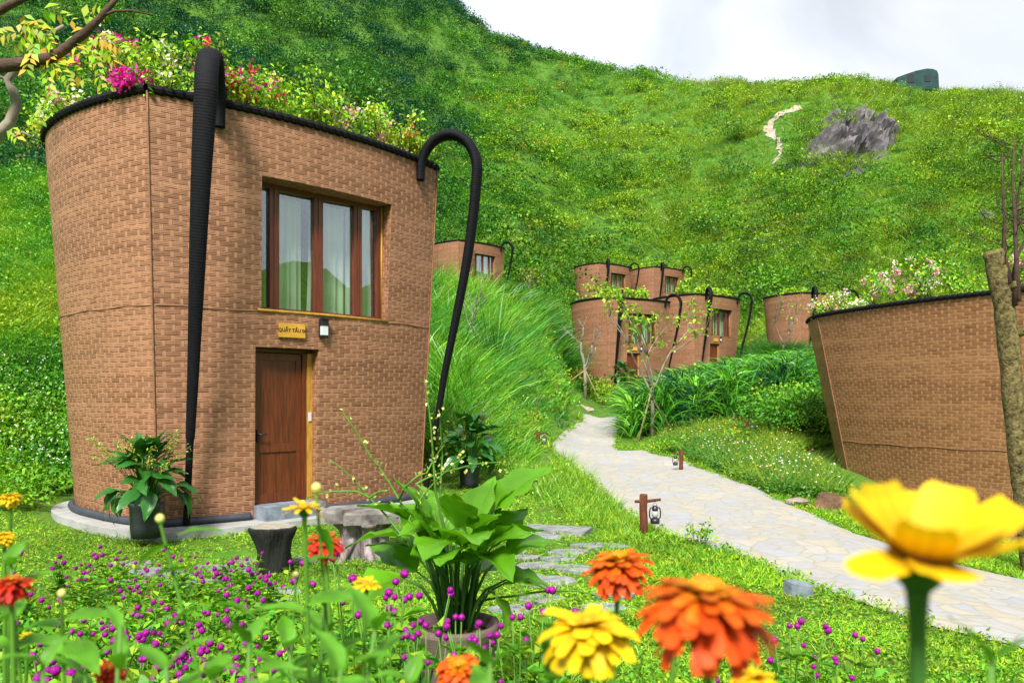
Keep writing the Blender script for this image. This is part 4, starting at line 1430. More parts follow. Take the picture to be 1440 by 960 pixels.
X_, Y_ = np.array(X_), np.array(Y_)
k_ = rng.random(len(X_)) < np.clip(.55 + .8 * vnoise(X_ / .5, Y_ / .5, 81), .05, 1)
X_, Y_ = X_[k_], Y_[k_]
stuff('edge_grass', [tufts(on_terrain(X_, Y_, .01), 9, np.full(len(X_), .10), .010, pick(len(X_), ['lime', 'fresh', 'mid'], [4, 4, 1]), .9, .6, 2, .05), bushes(on_terrain(X_, Y_, .02), rng.uniform(.03, .09, len(X_)), pick(len(X_), ['lime', 'fresh'], [3, 4]), 14, leaf=.5)], M_LEAF, 'grass and small herbs creeping over both edges of the path', 'grass')
# taller feathery herbs on the near side of the path
X, Y = polar(1500, 690, 905, 9.3, 20)
LE = np.array([[p.x, p.y] for p in gl[7:13]])
px_edge = np.interp(Y, LE[::1, 1], 720 + F * LE[:, 0] / LE[:, 1])
px = 720 + F * X / Y
ok = (px < px_edge - 6) & (px > px_edge - 70 - (Y - 9) * 6) & ~off_limits(X, Y, .1)
X, Y = X[ok], Y[ok]; P = on_terrain(X, Y)
hgt = .10 + .30 * np.clip((Y - 10.0) / 5, 0, 1)
C = pick(len(P), ['lime', 'fresh', 'mid'], [4, 4, 1])
stuff('verge_herbs', [tufts(P, 16, hgt * 1.3, .012, C, .55, .35, 3, .12), bushes(P, hgt * .55, C, 30, leaf=.28)], M_BLADE, 'feathery green herbs along the near edge of the path', 'herbs')
# ---------------------------------------------------------------- stepping stones, stools, rocks
def slab_mesh(rx, ry, t, seed, n=11):
    r = random.Random(seed)
    mb = MB()
    k = n
    base = [(rx * math.cos(2 * math.pi * i / k + r.uniform(-.18, .18)) * r.uniform(.8, 1.08), ry * math.sin(2 * math.pi * i / k + r.uniform(-.18, .18)) * r.uniform(.8, 1.08)) for i in range(k)]
    vs = [(x, y, -t) for x, y in base] + [(x, y, t * .6) for x, y in base] + [(x * .95, y * .95, t) for x, y in base]
    fs = [tuple(range(2 * k, 3 * k))]
    for i in range(k):
        j = (i + 1) % k
        fs += [(i, j, k + j, k + i), (k + i, k + j, 2 * k + j, 2 * k + i)]
    mb.add(vs, fs)
    return mb
stones = [(762, 757, .36, .2), (801, 779, .3, .18), (785, 789, .26, .15), (756, 798, .33, .2), (806, 802, .3, .2), (772, 820, .34, .22), (855, 770, .34, .17), (717, 779, .26, .16), (735, 787, .26, .16), (719, 861, .24, .17), (763, 846, .28, .2), (864, 838, .26, .2), (850, 858, .24, .16), (217, 807, .36, .2), (258, 814, .3, .17), (275, 823, .36, .2), (344, 805, .28, .18), (300, 801, .26, .15), (180, 823, .28, .17), (343, 793, .26, .16), (377, 850, .27, .17), (396, 834, .25, .16), (184, 795, .3, .17), (440, 789, .33, .19), (312, 835, .25, .16), (150, 840, .24, .15), (700, 800, .25, .16), (740, 815, .22, .14), (826, 770, .25, .15)]
for i, (a, b, rx, ry) in enumerate(stones):
    p = on_ground(a, b)
    o = slab_mesh(rx * .8, ry * .8, .02, 100 + i).build('stepping_stone', M_STONE)
    o.location = p + Vector((0, 0, .016)); o.rotation_euler = (random.uniform(-.02, .02), random.uniform(-.02, .02), random.uniform(-.4, .4))
    tag(o, 'flat grey stepping stone sunk in the turf before the near house', 'stepping stone', 'stepping stones in the turf')
p = on_ground(782, 748)
mb = MB(); mb.box((0, 0, 0), (.85, .42, .07))
o = mb.build('flagstone', M_STONE); o.location = p + Vector((0, 0, .02)); o.rotation_euler.z = -.35
tag(o, 'long pale rectangular flagstone at the far end of the stepping stones', 'flagstone')
p = on_ground(1124, 838)
o = slab_mesh(.13, .07, .07, 300, 6).build('kerb_stone', M_STEP); o.location = p + Vector((0, 0, .05)); o.rotation_euler = (.15, .1, -.5)
tag(o, 'blue grey stone block standing at the near edge of the path', 'stone')
for i, (a, b, s_, lab) in enumerate([(1142, 694, .28, 'pale boulder on the bare bank below the corner of the windowless basket'), (1168, 716, .36, 'brown earthy rock on the bank beside the windowless basket'), (1118, 712, .2, 'small brown rock lying between wildflowers and path'), (705, 831 - 270, .01, '')]):
    if not lab: continue
    p = on_ground(a, b)
    o = link('bank_rock', rock_mesh(None, (s_ * 1.4, s_, s_ * .8), 310 + i), M_ROCKW if i != 1 else M_SOIL); o.location = p + Vector((0, 0, s_ * .1)); o.rotation_euler.z = i
    tag(o, lab, 'rock')
p = on_ground(826, 577)
o = link('edging_rock', rock_mesh(None, (1.1, .5, .35), 330), M_ROCKW); o.location = p + Vector((-.6, .3, 0))
tag(o, 'low grey rock edging the far end of the path', 'rock')

# dark stump stool
p = on_ground(384, 806)
root = empty('stump_stool', p)
tag(root, 'dark waisted tree stump stool with a pale cut top', 'stool')
jt = lambda a, z: 1 + .10 * math.sin(3 * a + z * 5) + .06 * math.sin(5 * a - z * 9) + .03 * math.sin(11 * a)
mb = MB(); mb.lathe([(.19, -.05), (.185, .04), (.17, .14), (.165, .24), (.18, .33), (.205, .41), (.222, .465), (.215, .482)], 40, jit=jt)
mb.build('stump', M_STUMP, root, True)
mb = MB(); mb.lathe([(.20, .478), (.20, .49), (.19, .495)], 40, jit=lambda a, z: jt(a, .48))
mb.build('cut_top', M_CUT, root)
# root table
p = on_ground(512, 782)
root = empty('root_table', p, .25)
tag(root, 'low table of a rough grey slab on a gnarled bleached tree root', 'table')
jt2 = lambda a, z: 1 + .22 * math.sin(4 * a + z * 3) + .13 * math.sin(7 * a - 2 * z) + .06 * math.sin(15 * a + z * 20)
mb = MB(); mb.lathe([(.36, -.08), (.31, .0), (.24, .1), (.21, .2), (.22, .3), (.27, .37), (.3, .40)], 56, jit=jt2)
for k in range(7):
    a = k * .9 + .3
    mb.tube([(.18 * math.cos(a), .18 * math.sin(a), .22), (.3 * math.cos(a), .3 * math.sin(a), .08), (.45 * math.cos(a + .1), .45 * math.sin(a + .1), -.04)], [.05, .055, .03], n=8)
mb.build('root_base', M_ROOT, root, True)
mb = slab_mesh(.62, .36, .07, 41, 22)
tb = mb.build('table_slab', M_TABLE, root); tb.location = (.12, .05, .47)

# ---------------------------------------------------------------- lantern posts
def make_lantern_post():
    root = empty('lantern_post')
    mb = MB()
    mb.tube([(0, 0, -.12), (.004, 0, .15), (-.004, 0, .32), (0, 0, .50), (0, 0, .515)], [.052, .05, .049, .05, .042], n=12)
    mb.build('post', M_POST, root, True)
    mb = MB(); mb.tube([(-.11, -.01, .425), (.05, -.01, .43), (.21, -.01, .45)], [.018, .02, .017], n=8)
    mb.build('crossbar', M_POST, root, True)
    lx = .14
    mb = MB()
    mb.lathe([(.052, .155), (.058, .165), (.058, .20), (.045, .215), (.03, .225)], 18, (lx, -.01, 0))
    mb.lathe([(.03, .31), (.04, .32), (.036, .345), (.024, .36), (.02, .375)], 18, (lx, -.01, 0))
    for s_ in (-1, 1):
        mb.tube([(lx + s_ * .045, -.01, .205), (lx + s_ * .066, -.01, .235), (lx + s_ * .068, -.01, .30), (lx + s_ * .058, -.01, .345), (lx + s_ * .022, -.01, .355)], .0085, n=8)
    mb.tube([(lx - .03, -.01, .36), (lx, -.01, .44), (lx + .03, -.01, .36)], .003, n=6)
    lan = mb.build('lantern', M_LAMPK, root, True)
    mb = MB(); mb.lathe([(.026, .226), (.038, .25), (.04, .275), (.03, .309)], 18, (lx, -.01, 0))
    mb.build('globe', M_FROST, lan, True)
    return root
posts = [(905, 753, 0, 1.0, 'rust brown lantern post in the turf at the near edge of the path'),
         (958, 663, math.pi, .95, 'rust brown lantern post standing before the wildflower bank'),
         (873, 602, math.pi, 1.0, 'small lantern post beside the far bend of the path, near the leafy sapling'),
         (757, 634, 0, .85, 'lantern post half hidden in herbs on the left edge of the path'),
         (1051, 612, 0, .8, 'lantern post among wildflowers in front of the dark cane grass')]
lp = None
for a, b, rz, s_, lab in posts:
    o = make_lantern_post() if lp is None else copy_tree(lp)
    lp = lp or o
    o.location = on_ground(a, b); o.rotation_euler.z = rz; o.scale = (s_, s_, s_)
    if b < 650:
        k = {873: .95, 757: 1.0, 1051: .95}[a]; o.scale = (k, k, k)
    tag(o, lab, 'lantern post', 'lantern posts along the path')

# ---------------------------------------------------------------- trees
def limb(mb, p, d, L, r, depth, rnd, tips, spread=.6, up=.25, kids=2, shrink=.68):
    n = 5
    pts = [Vector(p)]
    dd = Vector(d).normalized()
    for i in range(n):
        dd = (dd + Vector((rnd.gauss(0, .12), rnd.gauss(0, .12), rnd.gauss(0, .08) + up * .12))).normalized()
        pts.append(pts[-1] + dd * L / n)
    mb.tube(pts, [r * (1 - .45 * i / n) for i in range(n + 1)], n=7 if r > .02 else 5)
    if depth == 0:
        tips.append((pts[-1], dd)); tips.append((pts[-2], dd)); return
    for k in range(kids + (rnd.random() < .4)):
        q = pts[rnd.randint(2, n)] if k else pts[-1]
        nd = (dd + Vector((rnd.gauss(0, spread), rnd.gauss(0, spread), rnd.gauss(0, spread * .5) + up))).normalized()
        limb(mb, q, nd, L * shrink * rnd.uniform(.8, 1.15), r * .56, depth - 1, rnd, tips, spread, up, kids, shrink)
    tips.append((pts[-1], dd))

def leaf_obj(name, tips, per, size, keys, wts, parent, spread=.12, droop=.1, mat=None):
    P = np.array([t[0] for t in tips]).repeat(per, 0)
    n = len(P)
    P = P + rng.normal(0, spread, (n, 3))
    D = rng.normal(size=(n, 3)) + [0, 0, -.1]
    Nn = rng.normal(0, .5, (n, 3)) + [0, 0, 1.]
    sz = size * rng.uniform(.6, 1.4, n)
    V, Q, C = leaf_quads(P, D, Nn, sz, sz * .55, shade(pick(n, keys, wts), n, .2, .1), droop)
    return link(name, np_mesh(name, V, Q, C), mat or M_LEAF, parent)

def sapling(px, py, Y, h, r, label, leaves=None, stakes=(), seed=1, depth=2, lean=0.0, group=None, split=.4, spread=.5):
    p = at(px, py, Y)
    p.z = float(zf(p.x, p.y))
    root = empty('staked_sapling' if stakes else 'bare_sapling', p)
    tag(root, label, 'tree', group)
    rnd = random.Random(seed)
    mb = MB(); tips = []
    top = Vector((lean * h * split, 0, h * split))
    mb.tube([(0, 0, -.1), top * .5 + Vector((.02, 0, 0)), top], [r, r * .85, r * .75], n=9)
    for k in range(4):
        a = rnd.uniform(0, 6.28)
        limb(mb, top + Vector((0, 0, -.25 * k * h * .12)), (math.cos(a) * .45 + lean, math.sin(a) * .45, 1), h * (1 - split) * rnd.uniform(.42, .6), r * .55, depth, rnd, tips, spread, .3)
    mb.build('trunk', M_BARKG, root, True)
    if leaves:
        leaf_obj('crown', tips, *leaves, root)
    for i, (dx, dz) in enumerate(stakes):
        mb = MB()
        mb.tube([(dx, -.2 + .3 * i, float(zf(p.x + dx, p.y - .2 + .3 * i)) - p.z - .05), (0, 0, dz), (-dx * .12, .02, dz * 1.12)], [.035, .032, .03], n=7)
        mb.build('stake', M_STAKE, root, True)
    return root
sapling(823, 555, 41, 4.5, .10, 'bare staked sapling before the left wall of the basket house at the path end', None, ((-1.0, 1.5), (.95, 1.5)), 3, 2, -.02, None, .40, .32)
sapling(917, 627, 25.5, 5.0, .075, 'leafy staked sapling by the path bend, with yellow green leaf clusters', (13, .15, ['lime', 'fresh', 'olive'], [5, 2, 2]), ((-.5, 1.6), (.75, 1.3)), 11, 2, 0, None, .33, .4)
sapling(1103, 505, 54, 5.0, .09, 'thin bare sapling before the basket house behind the windowless one', (3, .14, ['lime', 'olive'], [1, 1]), (), 17, 2, -.05, None, .3, .4)
sapling(664, 520, 27, 2.6, .05, 'small bare staked sapling on the grassy bank by the near house', None, ((.9, .9), (-.35, .8)), 23, 1, -.05, None, .4, .4)
sapling(745, 415, 62, 5.0, .06, 'thin reddish bare sapling on the slope right of the small upper house', (5, .2, ['olive'], [1]), (), 29, 1, 0, None, .5, .3)

# mossy lopped trunk at the right
p = on_ground(1452, 806)
Yt = p.y
root = empty('lopped_tree', p)
tag(root, 'mossy lopped tree trunk leaning before the windowless basket, thin bare shoots on top', 'tree')
mb = MB()
ctr = [(1452, 812, .155), (1444, 740, .15), (1434, 660, .15), (1426, 580, .16), (1420, 500, .17), (1412, 430, .165), (1402, 380, .16), (1396, 352, .155)]
pts = [at(a, b, Yt) - p for a, b, _ in ctr]
P2, R2 = [], []
for i in range(len(pts) - 1):
    for j in range(5):
        t = j / 5
        P2.append(pts[i].lerp(pts[i + 1], t)); R2.append(.74 * (ctr[i][2] * (1 - t) + ctr[i + 1][2] * t) * (1 + random.uniform(-.07, .07)))
P2.append(pts[-1]); R2.append(.105)
mb.tube(P2, R2, n=18)
for (a, b) in ((1424, 470), (1408, 405), (1432, 560)):
    q = at(a, b, Yt) - p
    mb.tube([q, q + Vector((.1, -.15, .03))], [.06, .045], n=8)
mb.build('trunk', M_BARKM, root, True)
mb = MB(); tips = []
rnd = random.Random(5)
for (a, b, ta, tb) in ((1418, 430, 1421, 190), (1412, 400, 1405, 215), (1424, 425, 1436, 205), (1420, 430, 1460, 290)):
    q0, q1 = at(a, b, Yt) - p, at(ta, tb, Yt - .1) - p
    mid = [q0.lerp(q1, t) + Vector((rnd.gauss(0, .03), rnd.gauss(0, .05), 0)) for t in (0, .25, .5, .75, 1)]
    mid[0] = q0; mid[0] = q0 + Vector((0, -.12, 0))
    mb.tube(mid, [.032, .026, .02, .013, .006], n=7)
    for k in range(9):
        t = rnd.uniform(.2, .95)
        q = q0.lerp(q1, t)
        sd = rnd.choice((-1, 1))
        limb(mb, q, (sd * rnd.uniform(.5, 1), rnd.gauss(0, .5), rnd.uniform(.2, .9)), rnd.uniform(.25, .55), .009, 1, rnd, tips, .5, .2, 1)
mb.build('shoots', M_BARKD, root, True)

# overhanging tree whose trunk stands outside the picture at the left
root = empty('overhanging_tree', (-4.6, 4.6, float(zf(-4.6, 4.6))))
tag(root, 'dark curved branch with drooping yellow green leaflets reaching in at the upper left', 'tree')
rp = root.location
mb = MB()
Yb = 4.6
mb.tube([(0, 0, -.1), (.1, 0, 1.2), (.25, 0, 2.4), (.35, 0, 3.3)], [.16, .14, .12, .09], n=12)
def br(pl, r0, r1, dy=0):
    q = [at(a, b, Yb + dy) - rp for a, b in pl]
    mb.tube(q, [r0 + (r1 - r0) * i / (len(q) - 1) for i in range(len(q))], n=8)
    return q
hub = Vector((.35, 0, 3.3))
b1 = br([(-270, 200), (-120, 120), (0, 93), (40, 89), (70, 82), (96, 66), (120, 46), (140, 26), (156, 8), (172, -12)], .05, .012)
br([(142, 24), (160, 16), (185, 15), (215, 22)], .010, .005)
br([(156, 8), (150, -6), (148, -20)], .007, .004)
br([(-270, 120), (-100, 60), (0, 14), (20, 4), (50, -8)], .04, .016)
mb.build('trunk', M_BARKD, root, True)
mb = MB()
br([(-260, 260), (-100, 230), (-5, 192), (14, 172), (24, 145), (17, 125), (10, 112), (26, 96), (44, 78), (70, 48), (90, 37)], .04, .012, .15)
br([(10, 112), (-12, 104), (-30, 96)], .010, .008, .15)
br([(10, 185), (22, 193), (32, 186), (46, 193)], .012, .004, .15)
mb.build('pale_branch', M_BARKG, root, True)
vs = []
Ps, Ds, Ns, Ls, Cs = [], [], [], [], []
rnd = random.Random(8)
def pinnate(px, py, ang, n, L, dy=0):
    """a feathered leaf: a row of leaflet pairs"""
    o = at(px, py, Yb + dy) - rp
    ax = Vector((math.cos(ang), rnd.gauss(0, .25), -math.sin(ang)))
    sd = Vector((-ax.z, 0, ax.x))
    for i in range(n):
        for s_ in (-1, 1):
            Ps.append(o + ax * (L * i / n) - Vector((0, 0, .12 * (i / n) ** 2 * L)))
            Ds.append(sd * s_ * .8 + ax * .45 + Vector((0, rnd.gauss(0, .2), -.35)))
            Ns.append((rnd.gauss(0, .3), -.8, .6)); Ls.append(.075 * rnd.uniform(.7, 1.2) * (1 - .3 * i / n))
            Cs.append(random.choice([PAL['lime'], PAL['lime'], PAL['olive'], (.4, .26, .03), PAL['fresh']]))
for a in [(38, 68, -.6, 6, .22), (34, 22, 1.0, 6, .2), (28, 34, .3, 6, .2), (62, 12, .2, 5, .16), (60, 52, 1.1, 7, .24), (50, 62, 1.6, 6, .2), (118, 25, -.4, 5, .14), (118, 40, 2.2, 6, .18), (136, 52, .4, 6, .2), (130, 62, 1.3, 7, .26), (142, 60, .9, 5, .16), (78, 84, .9, 7, .22), (66, 90, 1.5, 5, .18), (90, 90, .6, 5, .18), (98, 52, .9, 4, .15), (40, 40, 2.4, 6, .18), (22, 46, 2.9, 5, .14), (48, 30, .8, 7, .2), (18, 180, 1.0, 3, .1)]: pinnate(*a)
V, Q, C = leaf_quads(np.array([tuple(x) for x in Ps]), np.array([tuple(x) for x in Ds]), np.array(Ns), np.array(Ls), np.array(Ls) * .5, shade(np.array(Cs) * 1.2, len(Ps), .15, .1), .15)
link('leaves', np_mesh('leaves', V, Q, C), M_LEAF, root)

# ---------------------------------------------------------------- flowering shrubs on the roofs
MAG, WHT, PNK, REDB, YLW = (.62, .02, .34), (.82, .78, .62), (.72, .28, .42), (.66, .02, .08), (.75, .62, .15)
def roof_shrub(world, h, w, label, bract, nleaf=260, leaf=.075, group='bougainvilleas on the near roof', frac=.42, pal=(['lime', 'fresh', 'olive'], [6, 3, 1])):
    root = empty('bougainvillea', world)
    tag(root, label, 'shrub', group)
    rnd = random.Random(int(world[0] * 1000) ^ 77)
    mb = MB(); tips = []
    for k in range(5):
        a = rnd.uniform(0, 6.28)
        limb(mb, (rnd.gauss(0, w * .2), rnd.gauss(0, w * .15), 0), (math.cos(a) * .6, math.sin(a) * .6, 1), h * rnd.uniform(.4, .65), .012, 1, rnd, tips, .6, .15, 2)
    mb.build('stems', M_BARKD, root, True)
    T = np.array([tuple(t[0]) for t in tips])
    T[:, :2] *= (w / max(.15, np.abs(T[:, :2]).max()))
    per = max(2, nleaf // len(T))
    P = np.repeat(T, per, 0); n = len(P)
    P = P + rng.normal(0, .09, (n, 3)) * [1.2, 1.2, 1]
    P[:, 2] = np.maximum(P[:, 2], .0)
    L = leaf * rng.uniform(.6, 1.4, n)
    V, Q, C = leaf_quads(P, rng.normal(size=(n, 3)), rng.normal(0, .5, (n, 3)) + [0, -.3, 1], L, L * .6, shade(pick(n, *pal) * 1.25, n, .22, .1), .15)
    link('leaves', np_mesh('leaves', V, Q, C), M_LEAF, root)
    if bract is not None:
        nb = max(3, int(len(T) * frac))
        B = T[rng.choice(len(T), nb)] + rng.normal(0, .05, (nb, 3)) + [0, -.05, .06]
        P = np.repeat(B, 16, 0); n = len(P)
        P = P + rng.normal(0, .045, (n, 3))
        L = .055 * rng.uniform(.7, 1.3, n)
        bc = np.array(bract)[rng.integers(0, len(bract), nb)].repeat(16, 0)
        V, Q, C = leaf_quads(P, rng.normal(size=(n, 3)), rng.normal(size=(n, 3)), L, L * .8, shade(bc, n, .15, .05), .1)
        link('blossoms', np_mesh('blossoms', V, Q, C), M_LEAF, root)
    return root
mw = Matrix.Translation(MAIN[:3]) @ Matrix.Rotation(MAIN[3], 4, 'Z')
roof_spots = [(-2.72, 2.9, .35, .4, [YLW, WHT], 'pale trailing bougainvillea at the far left of the near roof'),
    (-2.62, 2.0, .6, .45, [PNK, WHT], 'bougainvillea with few pink bracts near the left end of the near roof'),
    (-2.5, 1.15, .85, .5, [MAG, WHT], 'tall bougainvillea with bright magenta bracts at the left rim of the near roof'),
    (-2.35, .45, .9, .5, [MAG, MAG, WHT], 'bougainvillea hung with magenta bracts above the left wall of the near house'),
    (-2.0, .1, .7, .45, [WHT, MAG], 'yellow green bougainvillea above the corner of the near house'),
    (-1.5, .05, .65, .45, [REDB, MAG], 'bougainvillea with crimson bracts behind the broad front strap'),
    (-1.0, .0, .6, .4, [REDB, MAG], 'bougainvillea with red bracts just right of the broad front strap'),
    (-.5, .0, .75, .45, None, 'plain leafy green bougainvillea above the window of the near house'),
    (.0, .0, .95, .4, None, 'tallest leafy bougainvillea above the middle of the near roof front'),
    (.5, .05, .7, .45, [PNK], 'bougainvillea with a touch of pink over the right half of the window'),
    (1.0, .05, .7, .45, [YLW, WHT], 'pale yellow flowered bougainvillea on the right part of the near roof'),
    (1.5, .1, .65, .45, [YLW, PNK], 'yellow green bougainvillea beside the arched right strap'),
    (2.0, .15, .55, .4, [(.7, .16, .06), YLW], 'bougainvillea with orange bracts at the right end of the near roof'),
    (-1.2, 1.4, .8, .6, None, 'leafy green shrub in the middle of the near roof'),
    (.8, 1.4, .7, .6, None, 'second leafy shrub back from the rim of the near roof')]
for (x, y, h_, w_, b_, lab) in roof_spots:
    roof_shrub(mw @ Vector((x, y + .12, HH - .2)), h_ * 1.1 + .25, w_ * 1.1, lab, b_, 620, .07)
# the magenta spray hanging over the rim
root = roof_shrub(mw @ Vector((-2.5, .35, HH - .05)), .28, .22, 'magenta bougainvillea spray hanging over the left rim of the near roof', [MAG], 26, .06, frac=.9)
# right house
for i, (a, h_, w_, b_, lab) in enumerate([(1165, .75, .4, [PNK, WHT], 'small bougainvillea with pink bracts at the corner of the windowless basket'),
    (1215, .55, .4, [WHT], 'low pale leafy shrub near the corner of the windowless basket'),
    (1240, 1.25, .45, [PNK, WHT], 'bougainvillea with a white topped stem and pink bracts on the windowless basket'),
    (1285, .9, .45, [WHT, PNK], 'leafy white flowered shrub in the middle of the windowless basket rim'),
    (1320, 1.35, .45, [WHT, WHT, PNK], 'tall bougainvillea crowded with white bracts on the windowless basket'),
    (1365, 1.0, .4, None, 'plain green shrub on the windowless basket left of the lopped trunk'),
    (1432, 1.1, .45, [PNK], 'shrub with pink bracts behind the lopped trunk')]):
    t = (a - 1150) / 290
    Yq = 17.6 * (1 - t) + 13.6 * t + .5
    q = Vector(((a - 720) / F * Yq, Yq, 3.36))
    roof_shrub(q, h_, w_, lab, b_, 520, .07, 'bougainvilleas on the windowless basket', .6 if b_ else .2, (['fresh', 'lime', 'mid'], [4, 3, 2]))
# far roofs
def far_shrub(key, x, y, h_, w_, lab, b_=None, n=420):
    h = FAR[key]
    q = Matrix.Translation(h[:3]) @ Matrix.Rotation(h[3], 4, 'Z') @ Vector((x, y, HH - .2))
    roof_shrub(q, h_, w_, lab, b_, n, .17, 'shrubs on the distant roofs', .3)
far_shrub('mid_left', -1.7, 1.2, 1.0, 1.0, 'yellow green shrub over the left wall of the house at the path end')
far_shrub('mid_left', .1, .8, 1.3, .9, 'bright lime shrub over the front of the house at the path end')
far_shrub('mid_left', -.4, 3.0, 1.5, 1.2, 'taller shrub farther back on the roof of the house at the path end')
far_shrub('mid_right', -2.2, 1.2, 1.4, 1.0, 'yellow green shrub beside the small upper window, on the roof behind the cane grass')
far_shrub('mid_right', -1.0, .8, 1.2, 1.0, 'pink flowered shrub on the roof of the house behind the cane grass', [PNK, MAG])
far_shrub('mid_right', .8, .9, .9, 1.0, 'low green shrub at the right of the roof behind the cane grass')
far_shrub('right_mid', -1.8, 1.2, .8, .9, 'low shrub on the roof of the half hidden house behind the windowless basket')

# ---------------------------------------------------------------- leaf surfaces, potted plants
def leaf_surface(L, W, fold=.25, curl=.5, wav=.0, n=9, m=4, pt=.35):
    """a broad leaf along +x, upper side +z: midrib fold, lengthwise curl, wavy margin"""
    vs, fs, uv = [], [], []
    for i in range(n + 1):
        t = i / n
        w = W * .5 * (math.sin(math.pi * min(1, t ** .72 * .98 + .01)) ** (.8 + pt * t)) * (1 - .15 * t) * (1 + .05 * math.sin(t * 23 + W * 900))
        if t > .999: w = .0005
        x = L * (math.sin(curl * t) / curl if abs(curl) > 1e-3 else t)
        zc = -L * ((1 - math.cos(curl * t)) / curl if abs(curl) > 1e-3 else 0)
        for j in range(-m, m + 1):
            s_ = j / m
            z = zc + abs(s_) * w * fold - .25 * fold * w * s_ * s_ + wav * W * math.sin(t * 17 + j) * abs(s_)
            vs.append((x, w * s_, z)); uv.append((t, s_ * .5 + .5))
    k = 2 * m + 1
    for i in range(n):
        for j in range(2 * m):
            fs.append((i * k + j, (i + 1) * k + j, (i + 1) * k + j + 1, i * k + j + 1))
    me = bpy.data.meshes.new('leaf')
    me.from_pydata(vs, [], fs)
    me.polygons.foreach_set('use_smooth', [True] * len(fs))
    ul = me.uv_layers.new(name='UVMap')
    li = np.zeros(len(me.loops), dtype=np.int32); me.loops.foreach_get('vertex_index', li)
    ul.data.foreach_set('uv', np.array(uv, dtype=np.float32)[li].ravel())
    me.update()
    return me
def aim(o, pos, az, el, roll=0):
    o.rotation_mode = 'XYZ'
    m = Matrix.Rotation(az, 4, 'Z') @ Matrix.Rotation(-el, 4, 'Y') @ Matrix.Rotation(roll, 4, 'X')
    o.matrix_basis = Matrix.Translation(pos) @ m

def potted(loc, label, pot_r, pot_h, potmat, leaves, seed, lmat, scale=1.0, sprays=0, spray_h=.9, bulge=False, lsz=(.30, .15)):
    root = empty('potted_plant', loc)
    tag(root, label, 'potted plant')
    mb = MB()
    if bulge: prof = [(pot_r * .72, 0), (pot_r * .86, pot_h * .25), (pot_r * .98, pot_h * .6), (pot_r * .97, pot_h * .86), (pot_r * 1.03, pot_h * .92), (pot_r * 1.04, pot_h), (pot_r * .93, pot_h), (pot_r * .9, pot_h * .86), (0.01, pot_h * .85)]
    else: prof = [(pot_r * .86, 0), (pot_r * .93, pot_h * .3), (pot_r * .97, pot_h * .85), (pot_r * 1.04, pot_h * .9), (pot_r * 1.04, pot_h), (pot_r * .93, pot_h), (pot_r * .9, pot_h * .86), (0.01, pot_h * .85)]
    mb.lathe(prof, 40)
    pot = mb.build('pot', potmat, root, True)
    mb = MB(); mb.lathe([(pot_r * .89, pot_h * .86), (pot_r * .5, pot_h * .9), (.01, pot_h * .92)], 24, jit=lambda a, z: 1 + .03 * math.sin(9 * a))
    mb.build('potting_soil', M_SOIL, pot, True)
    rnd = random.Random(seed)
    mbs = MB()
    for (az, r_, hgt, el, k) in leaves:
        a0 = Vector((math.cos(az) * pot_r * .35 * rnd.uniform(.3, 1), math.sin(az) * pot_r * .35 * rnd.uniform(.3, 1), pot_h * .86))
        tipp = Vector((math.cos(az) * r_, math.sin(az) * r_, hgt))
        mid = a0.lerp(tipp, .55) + Vector((0, 0, .18 * (hgt - pot_h) + .04))
        mbs.tube([a0, a0.lerp(mid, .55) + Vector((0, 0, .03)), mid, tipp], [.010 * scale, .009 * scale, .008 * scale, .005 * scale], n=7)
        L, W = lsz[0] * k * rnd.uniform(.9, 1.1), lsz[1] * k * rnd.uniform(.9, 1.15)
        o = link('leaf', leaf_surface(L, W, rnd.uniform(.15, .55), rnd.uniform(.2, 1.2), .05), lmat, root)
        aim(o, tipp, az + rnd.gauss(0, .25), el, rnd.gauss(0, .35))
    mbs.build('stalks', M_STEMD, root, True)
    if sprays:
        mb = MB(); kn = []
        for k in range(sprays):
            az = rnd.uniform(0, 6.28); hh = pot_h + spray_h * rnd.uniform(.5, 1); rr2 = rnd.uniform(.1, .75) * spray_h
            a0 = Vector((0, 0, pot_h * .9)); t1 = Vector((math.cos(az) * rr2, math.sin(az) * rr2, hh))
            mid = a0.lerp(t1, .5) + Vector((0, 0, .12))
            pts = [a0, a0.lerp(mid, .6), mid, mid.lerp(t1, .5) + Vector((0, 0, .02)), t1]
            mb.tube(pts, [.006, .005, .005, .004, .003], n=6)
            for q in range(9):
                t = rnd.uniform(.35, 1)
                b = mid.lerp(t1, (t - .3) / .7) if t > .3 else mid
                for _ in range(4): kn.append((b + Vector((rnd.gauss(0, .025), rnd.gauss(0, .025), rnd.gauss(0, .02))), Vector((0, 0, 1))))
        mb.build('flower_stalks', M_STEM, root, True)
        leaf_obj('blossoms', kn, 1, .035, ['straw', 'lime'], [2, 1], root, .006)
    return root

rnd = random.Random(31)
lv = []
for i in range(31):
    az = i * 2.4
    ring_ = rnd.random()
    if ring_ > .4 and math.sin(az) < -.35: ring_ *= .5
    r_ = .07 + .24 * ring_ ** .8; hgt = .66 + .34 * (1 - ring_) + rnd.uniform(-.1, .1)
    lv.append((az, r_, hgt, 1.1 - 1.1 * ring_ + rnd.gauss(0, .25), rnd.uniform(.75, 1.15)))
lv += [(0.2, .22, 1.08, .85, 1.35), (.5, .2, 1.02, .95, 1.2), (-.2, .2, .88, .6, 1.0), (3.3, .25, .92, .3, 1.15), (3.5, .30, .74, -.1, 1.3), (-.5, .22, .66, -.35, .9), (4.4, .2, .95, .2, .95), (2.9, .25, 1.0, .5, 1.1), (-.9, .2, .86, .1, 1.0)]
p = at(641, 860, 4.2); p.z = float(zf(p.x, p.y)) - .02
pot_c = potted(p, 'large arrow-leaved plant in a brown clay pot before the near house', .225, .47, M_POTB, lv, 3, M_PLEAF, 1.0, 0, 1.0, True, (.31, .235))
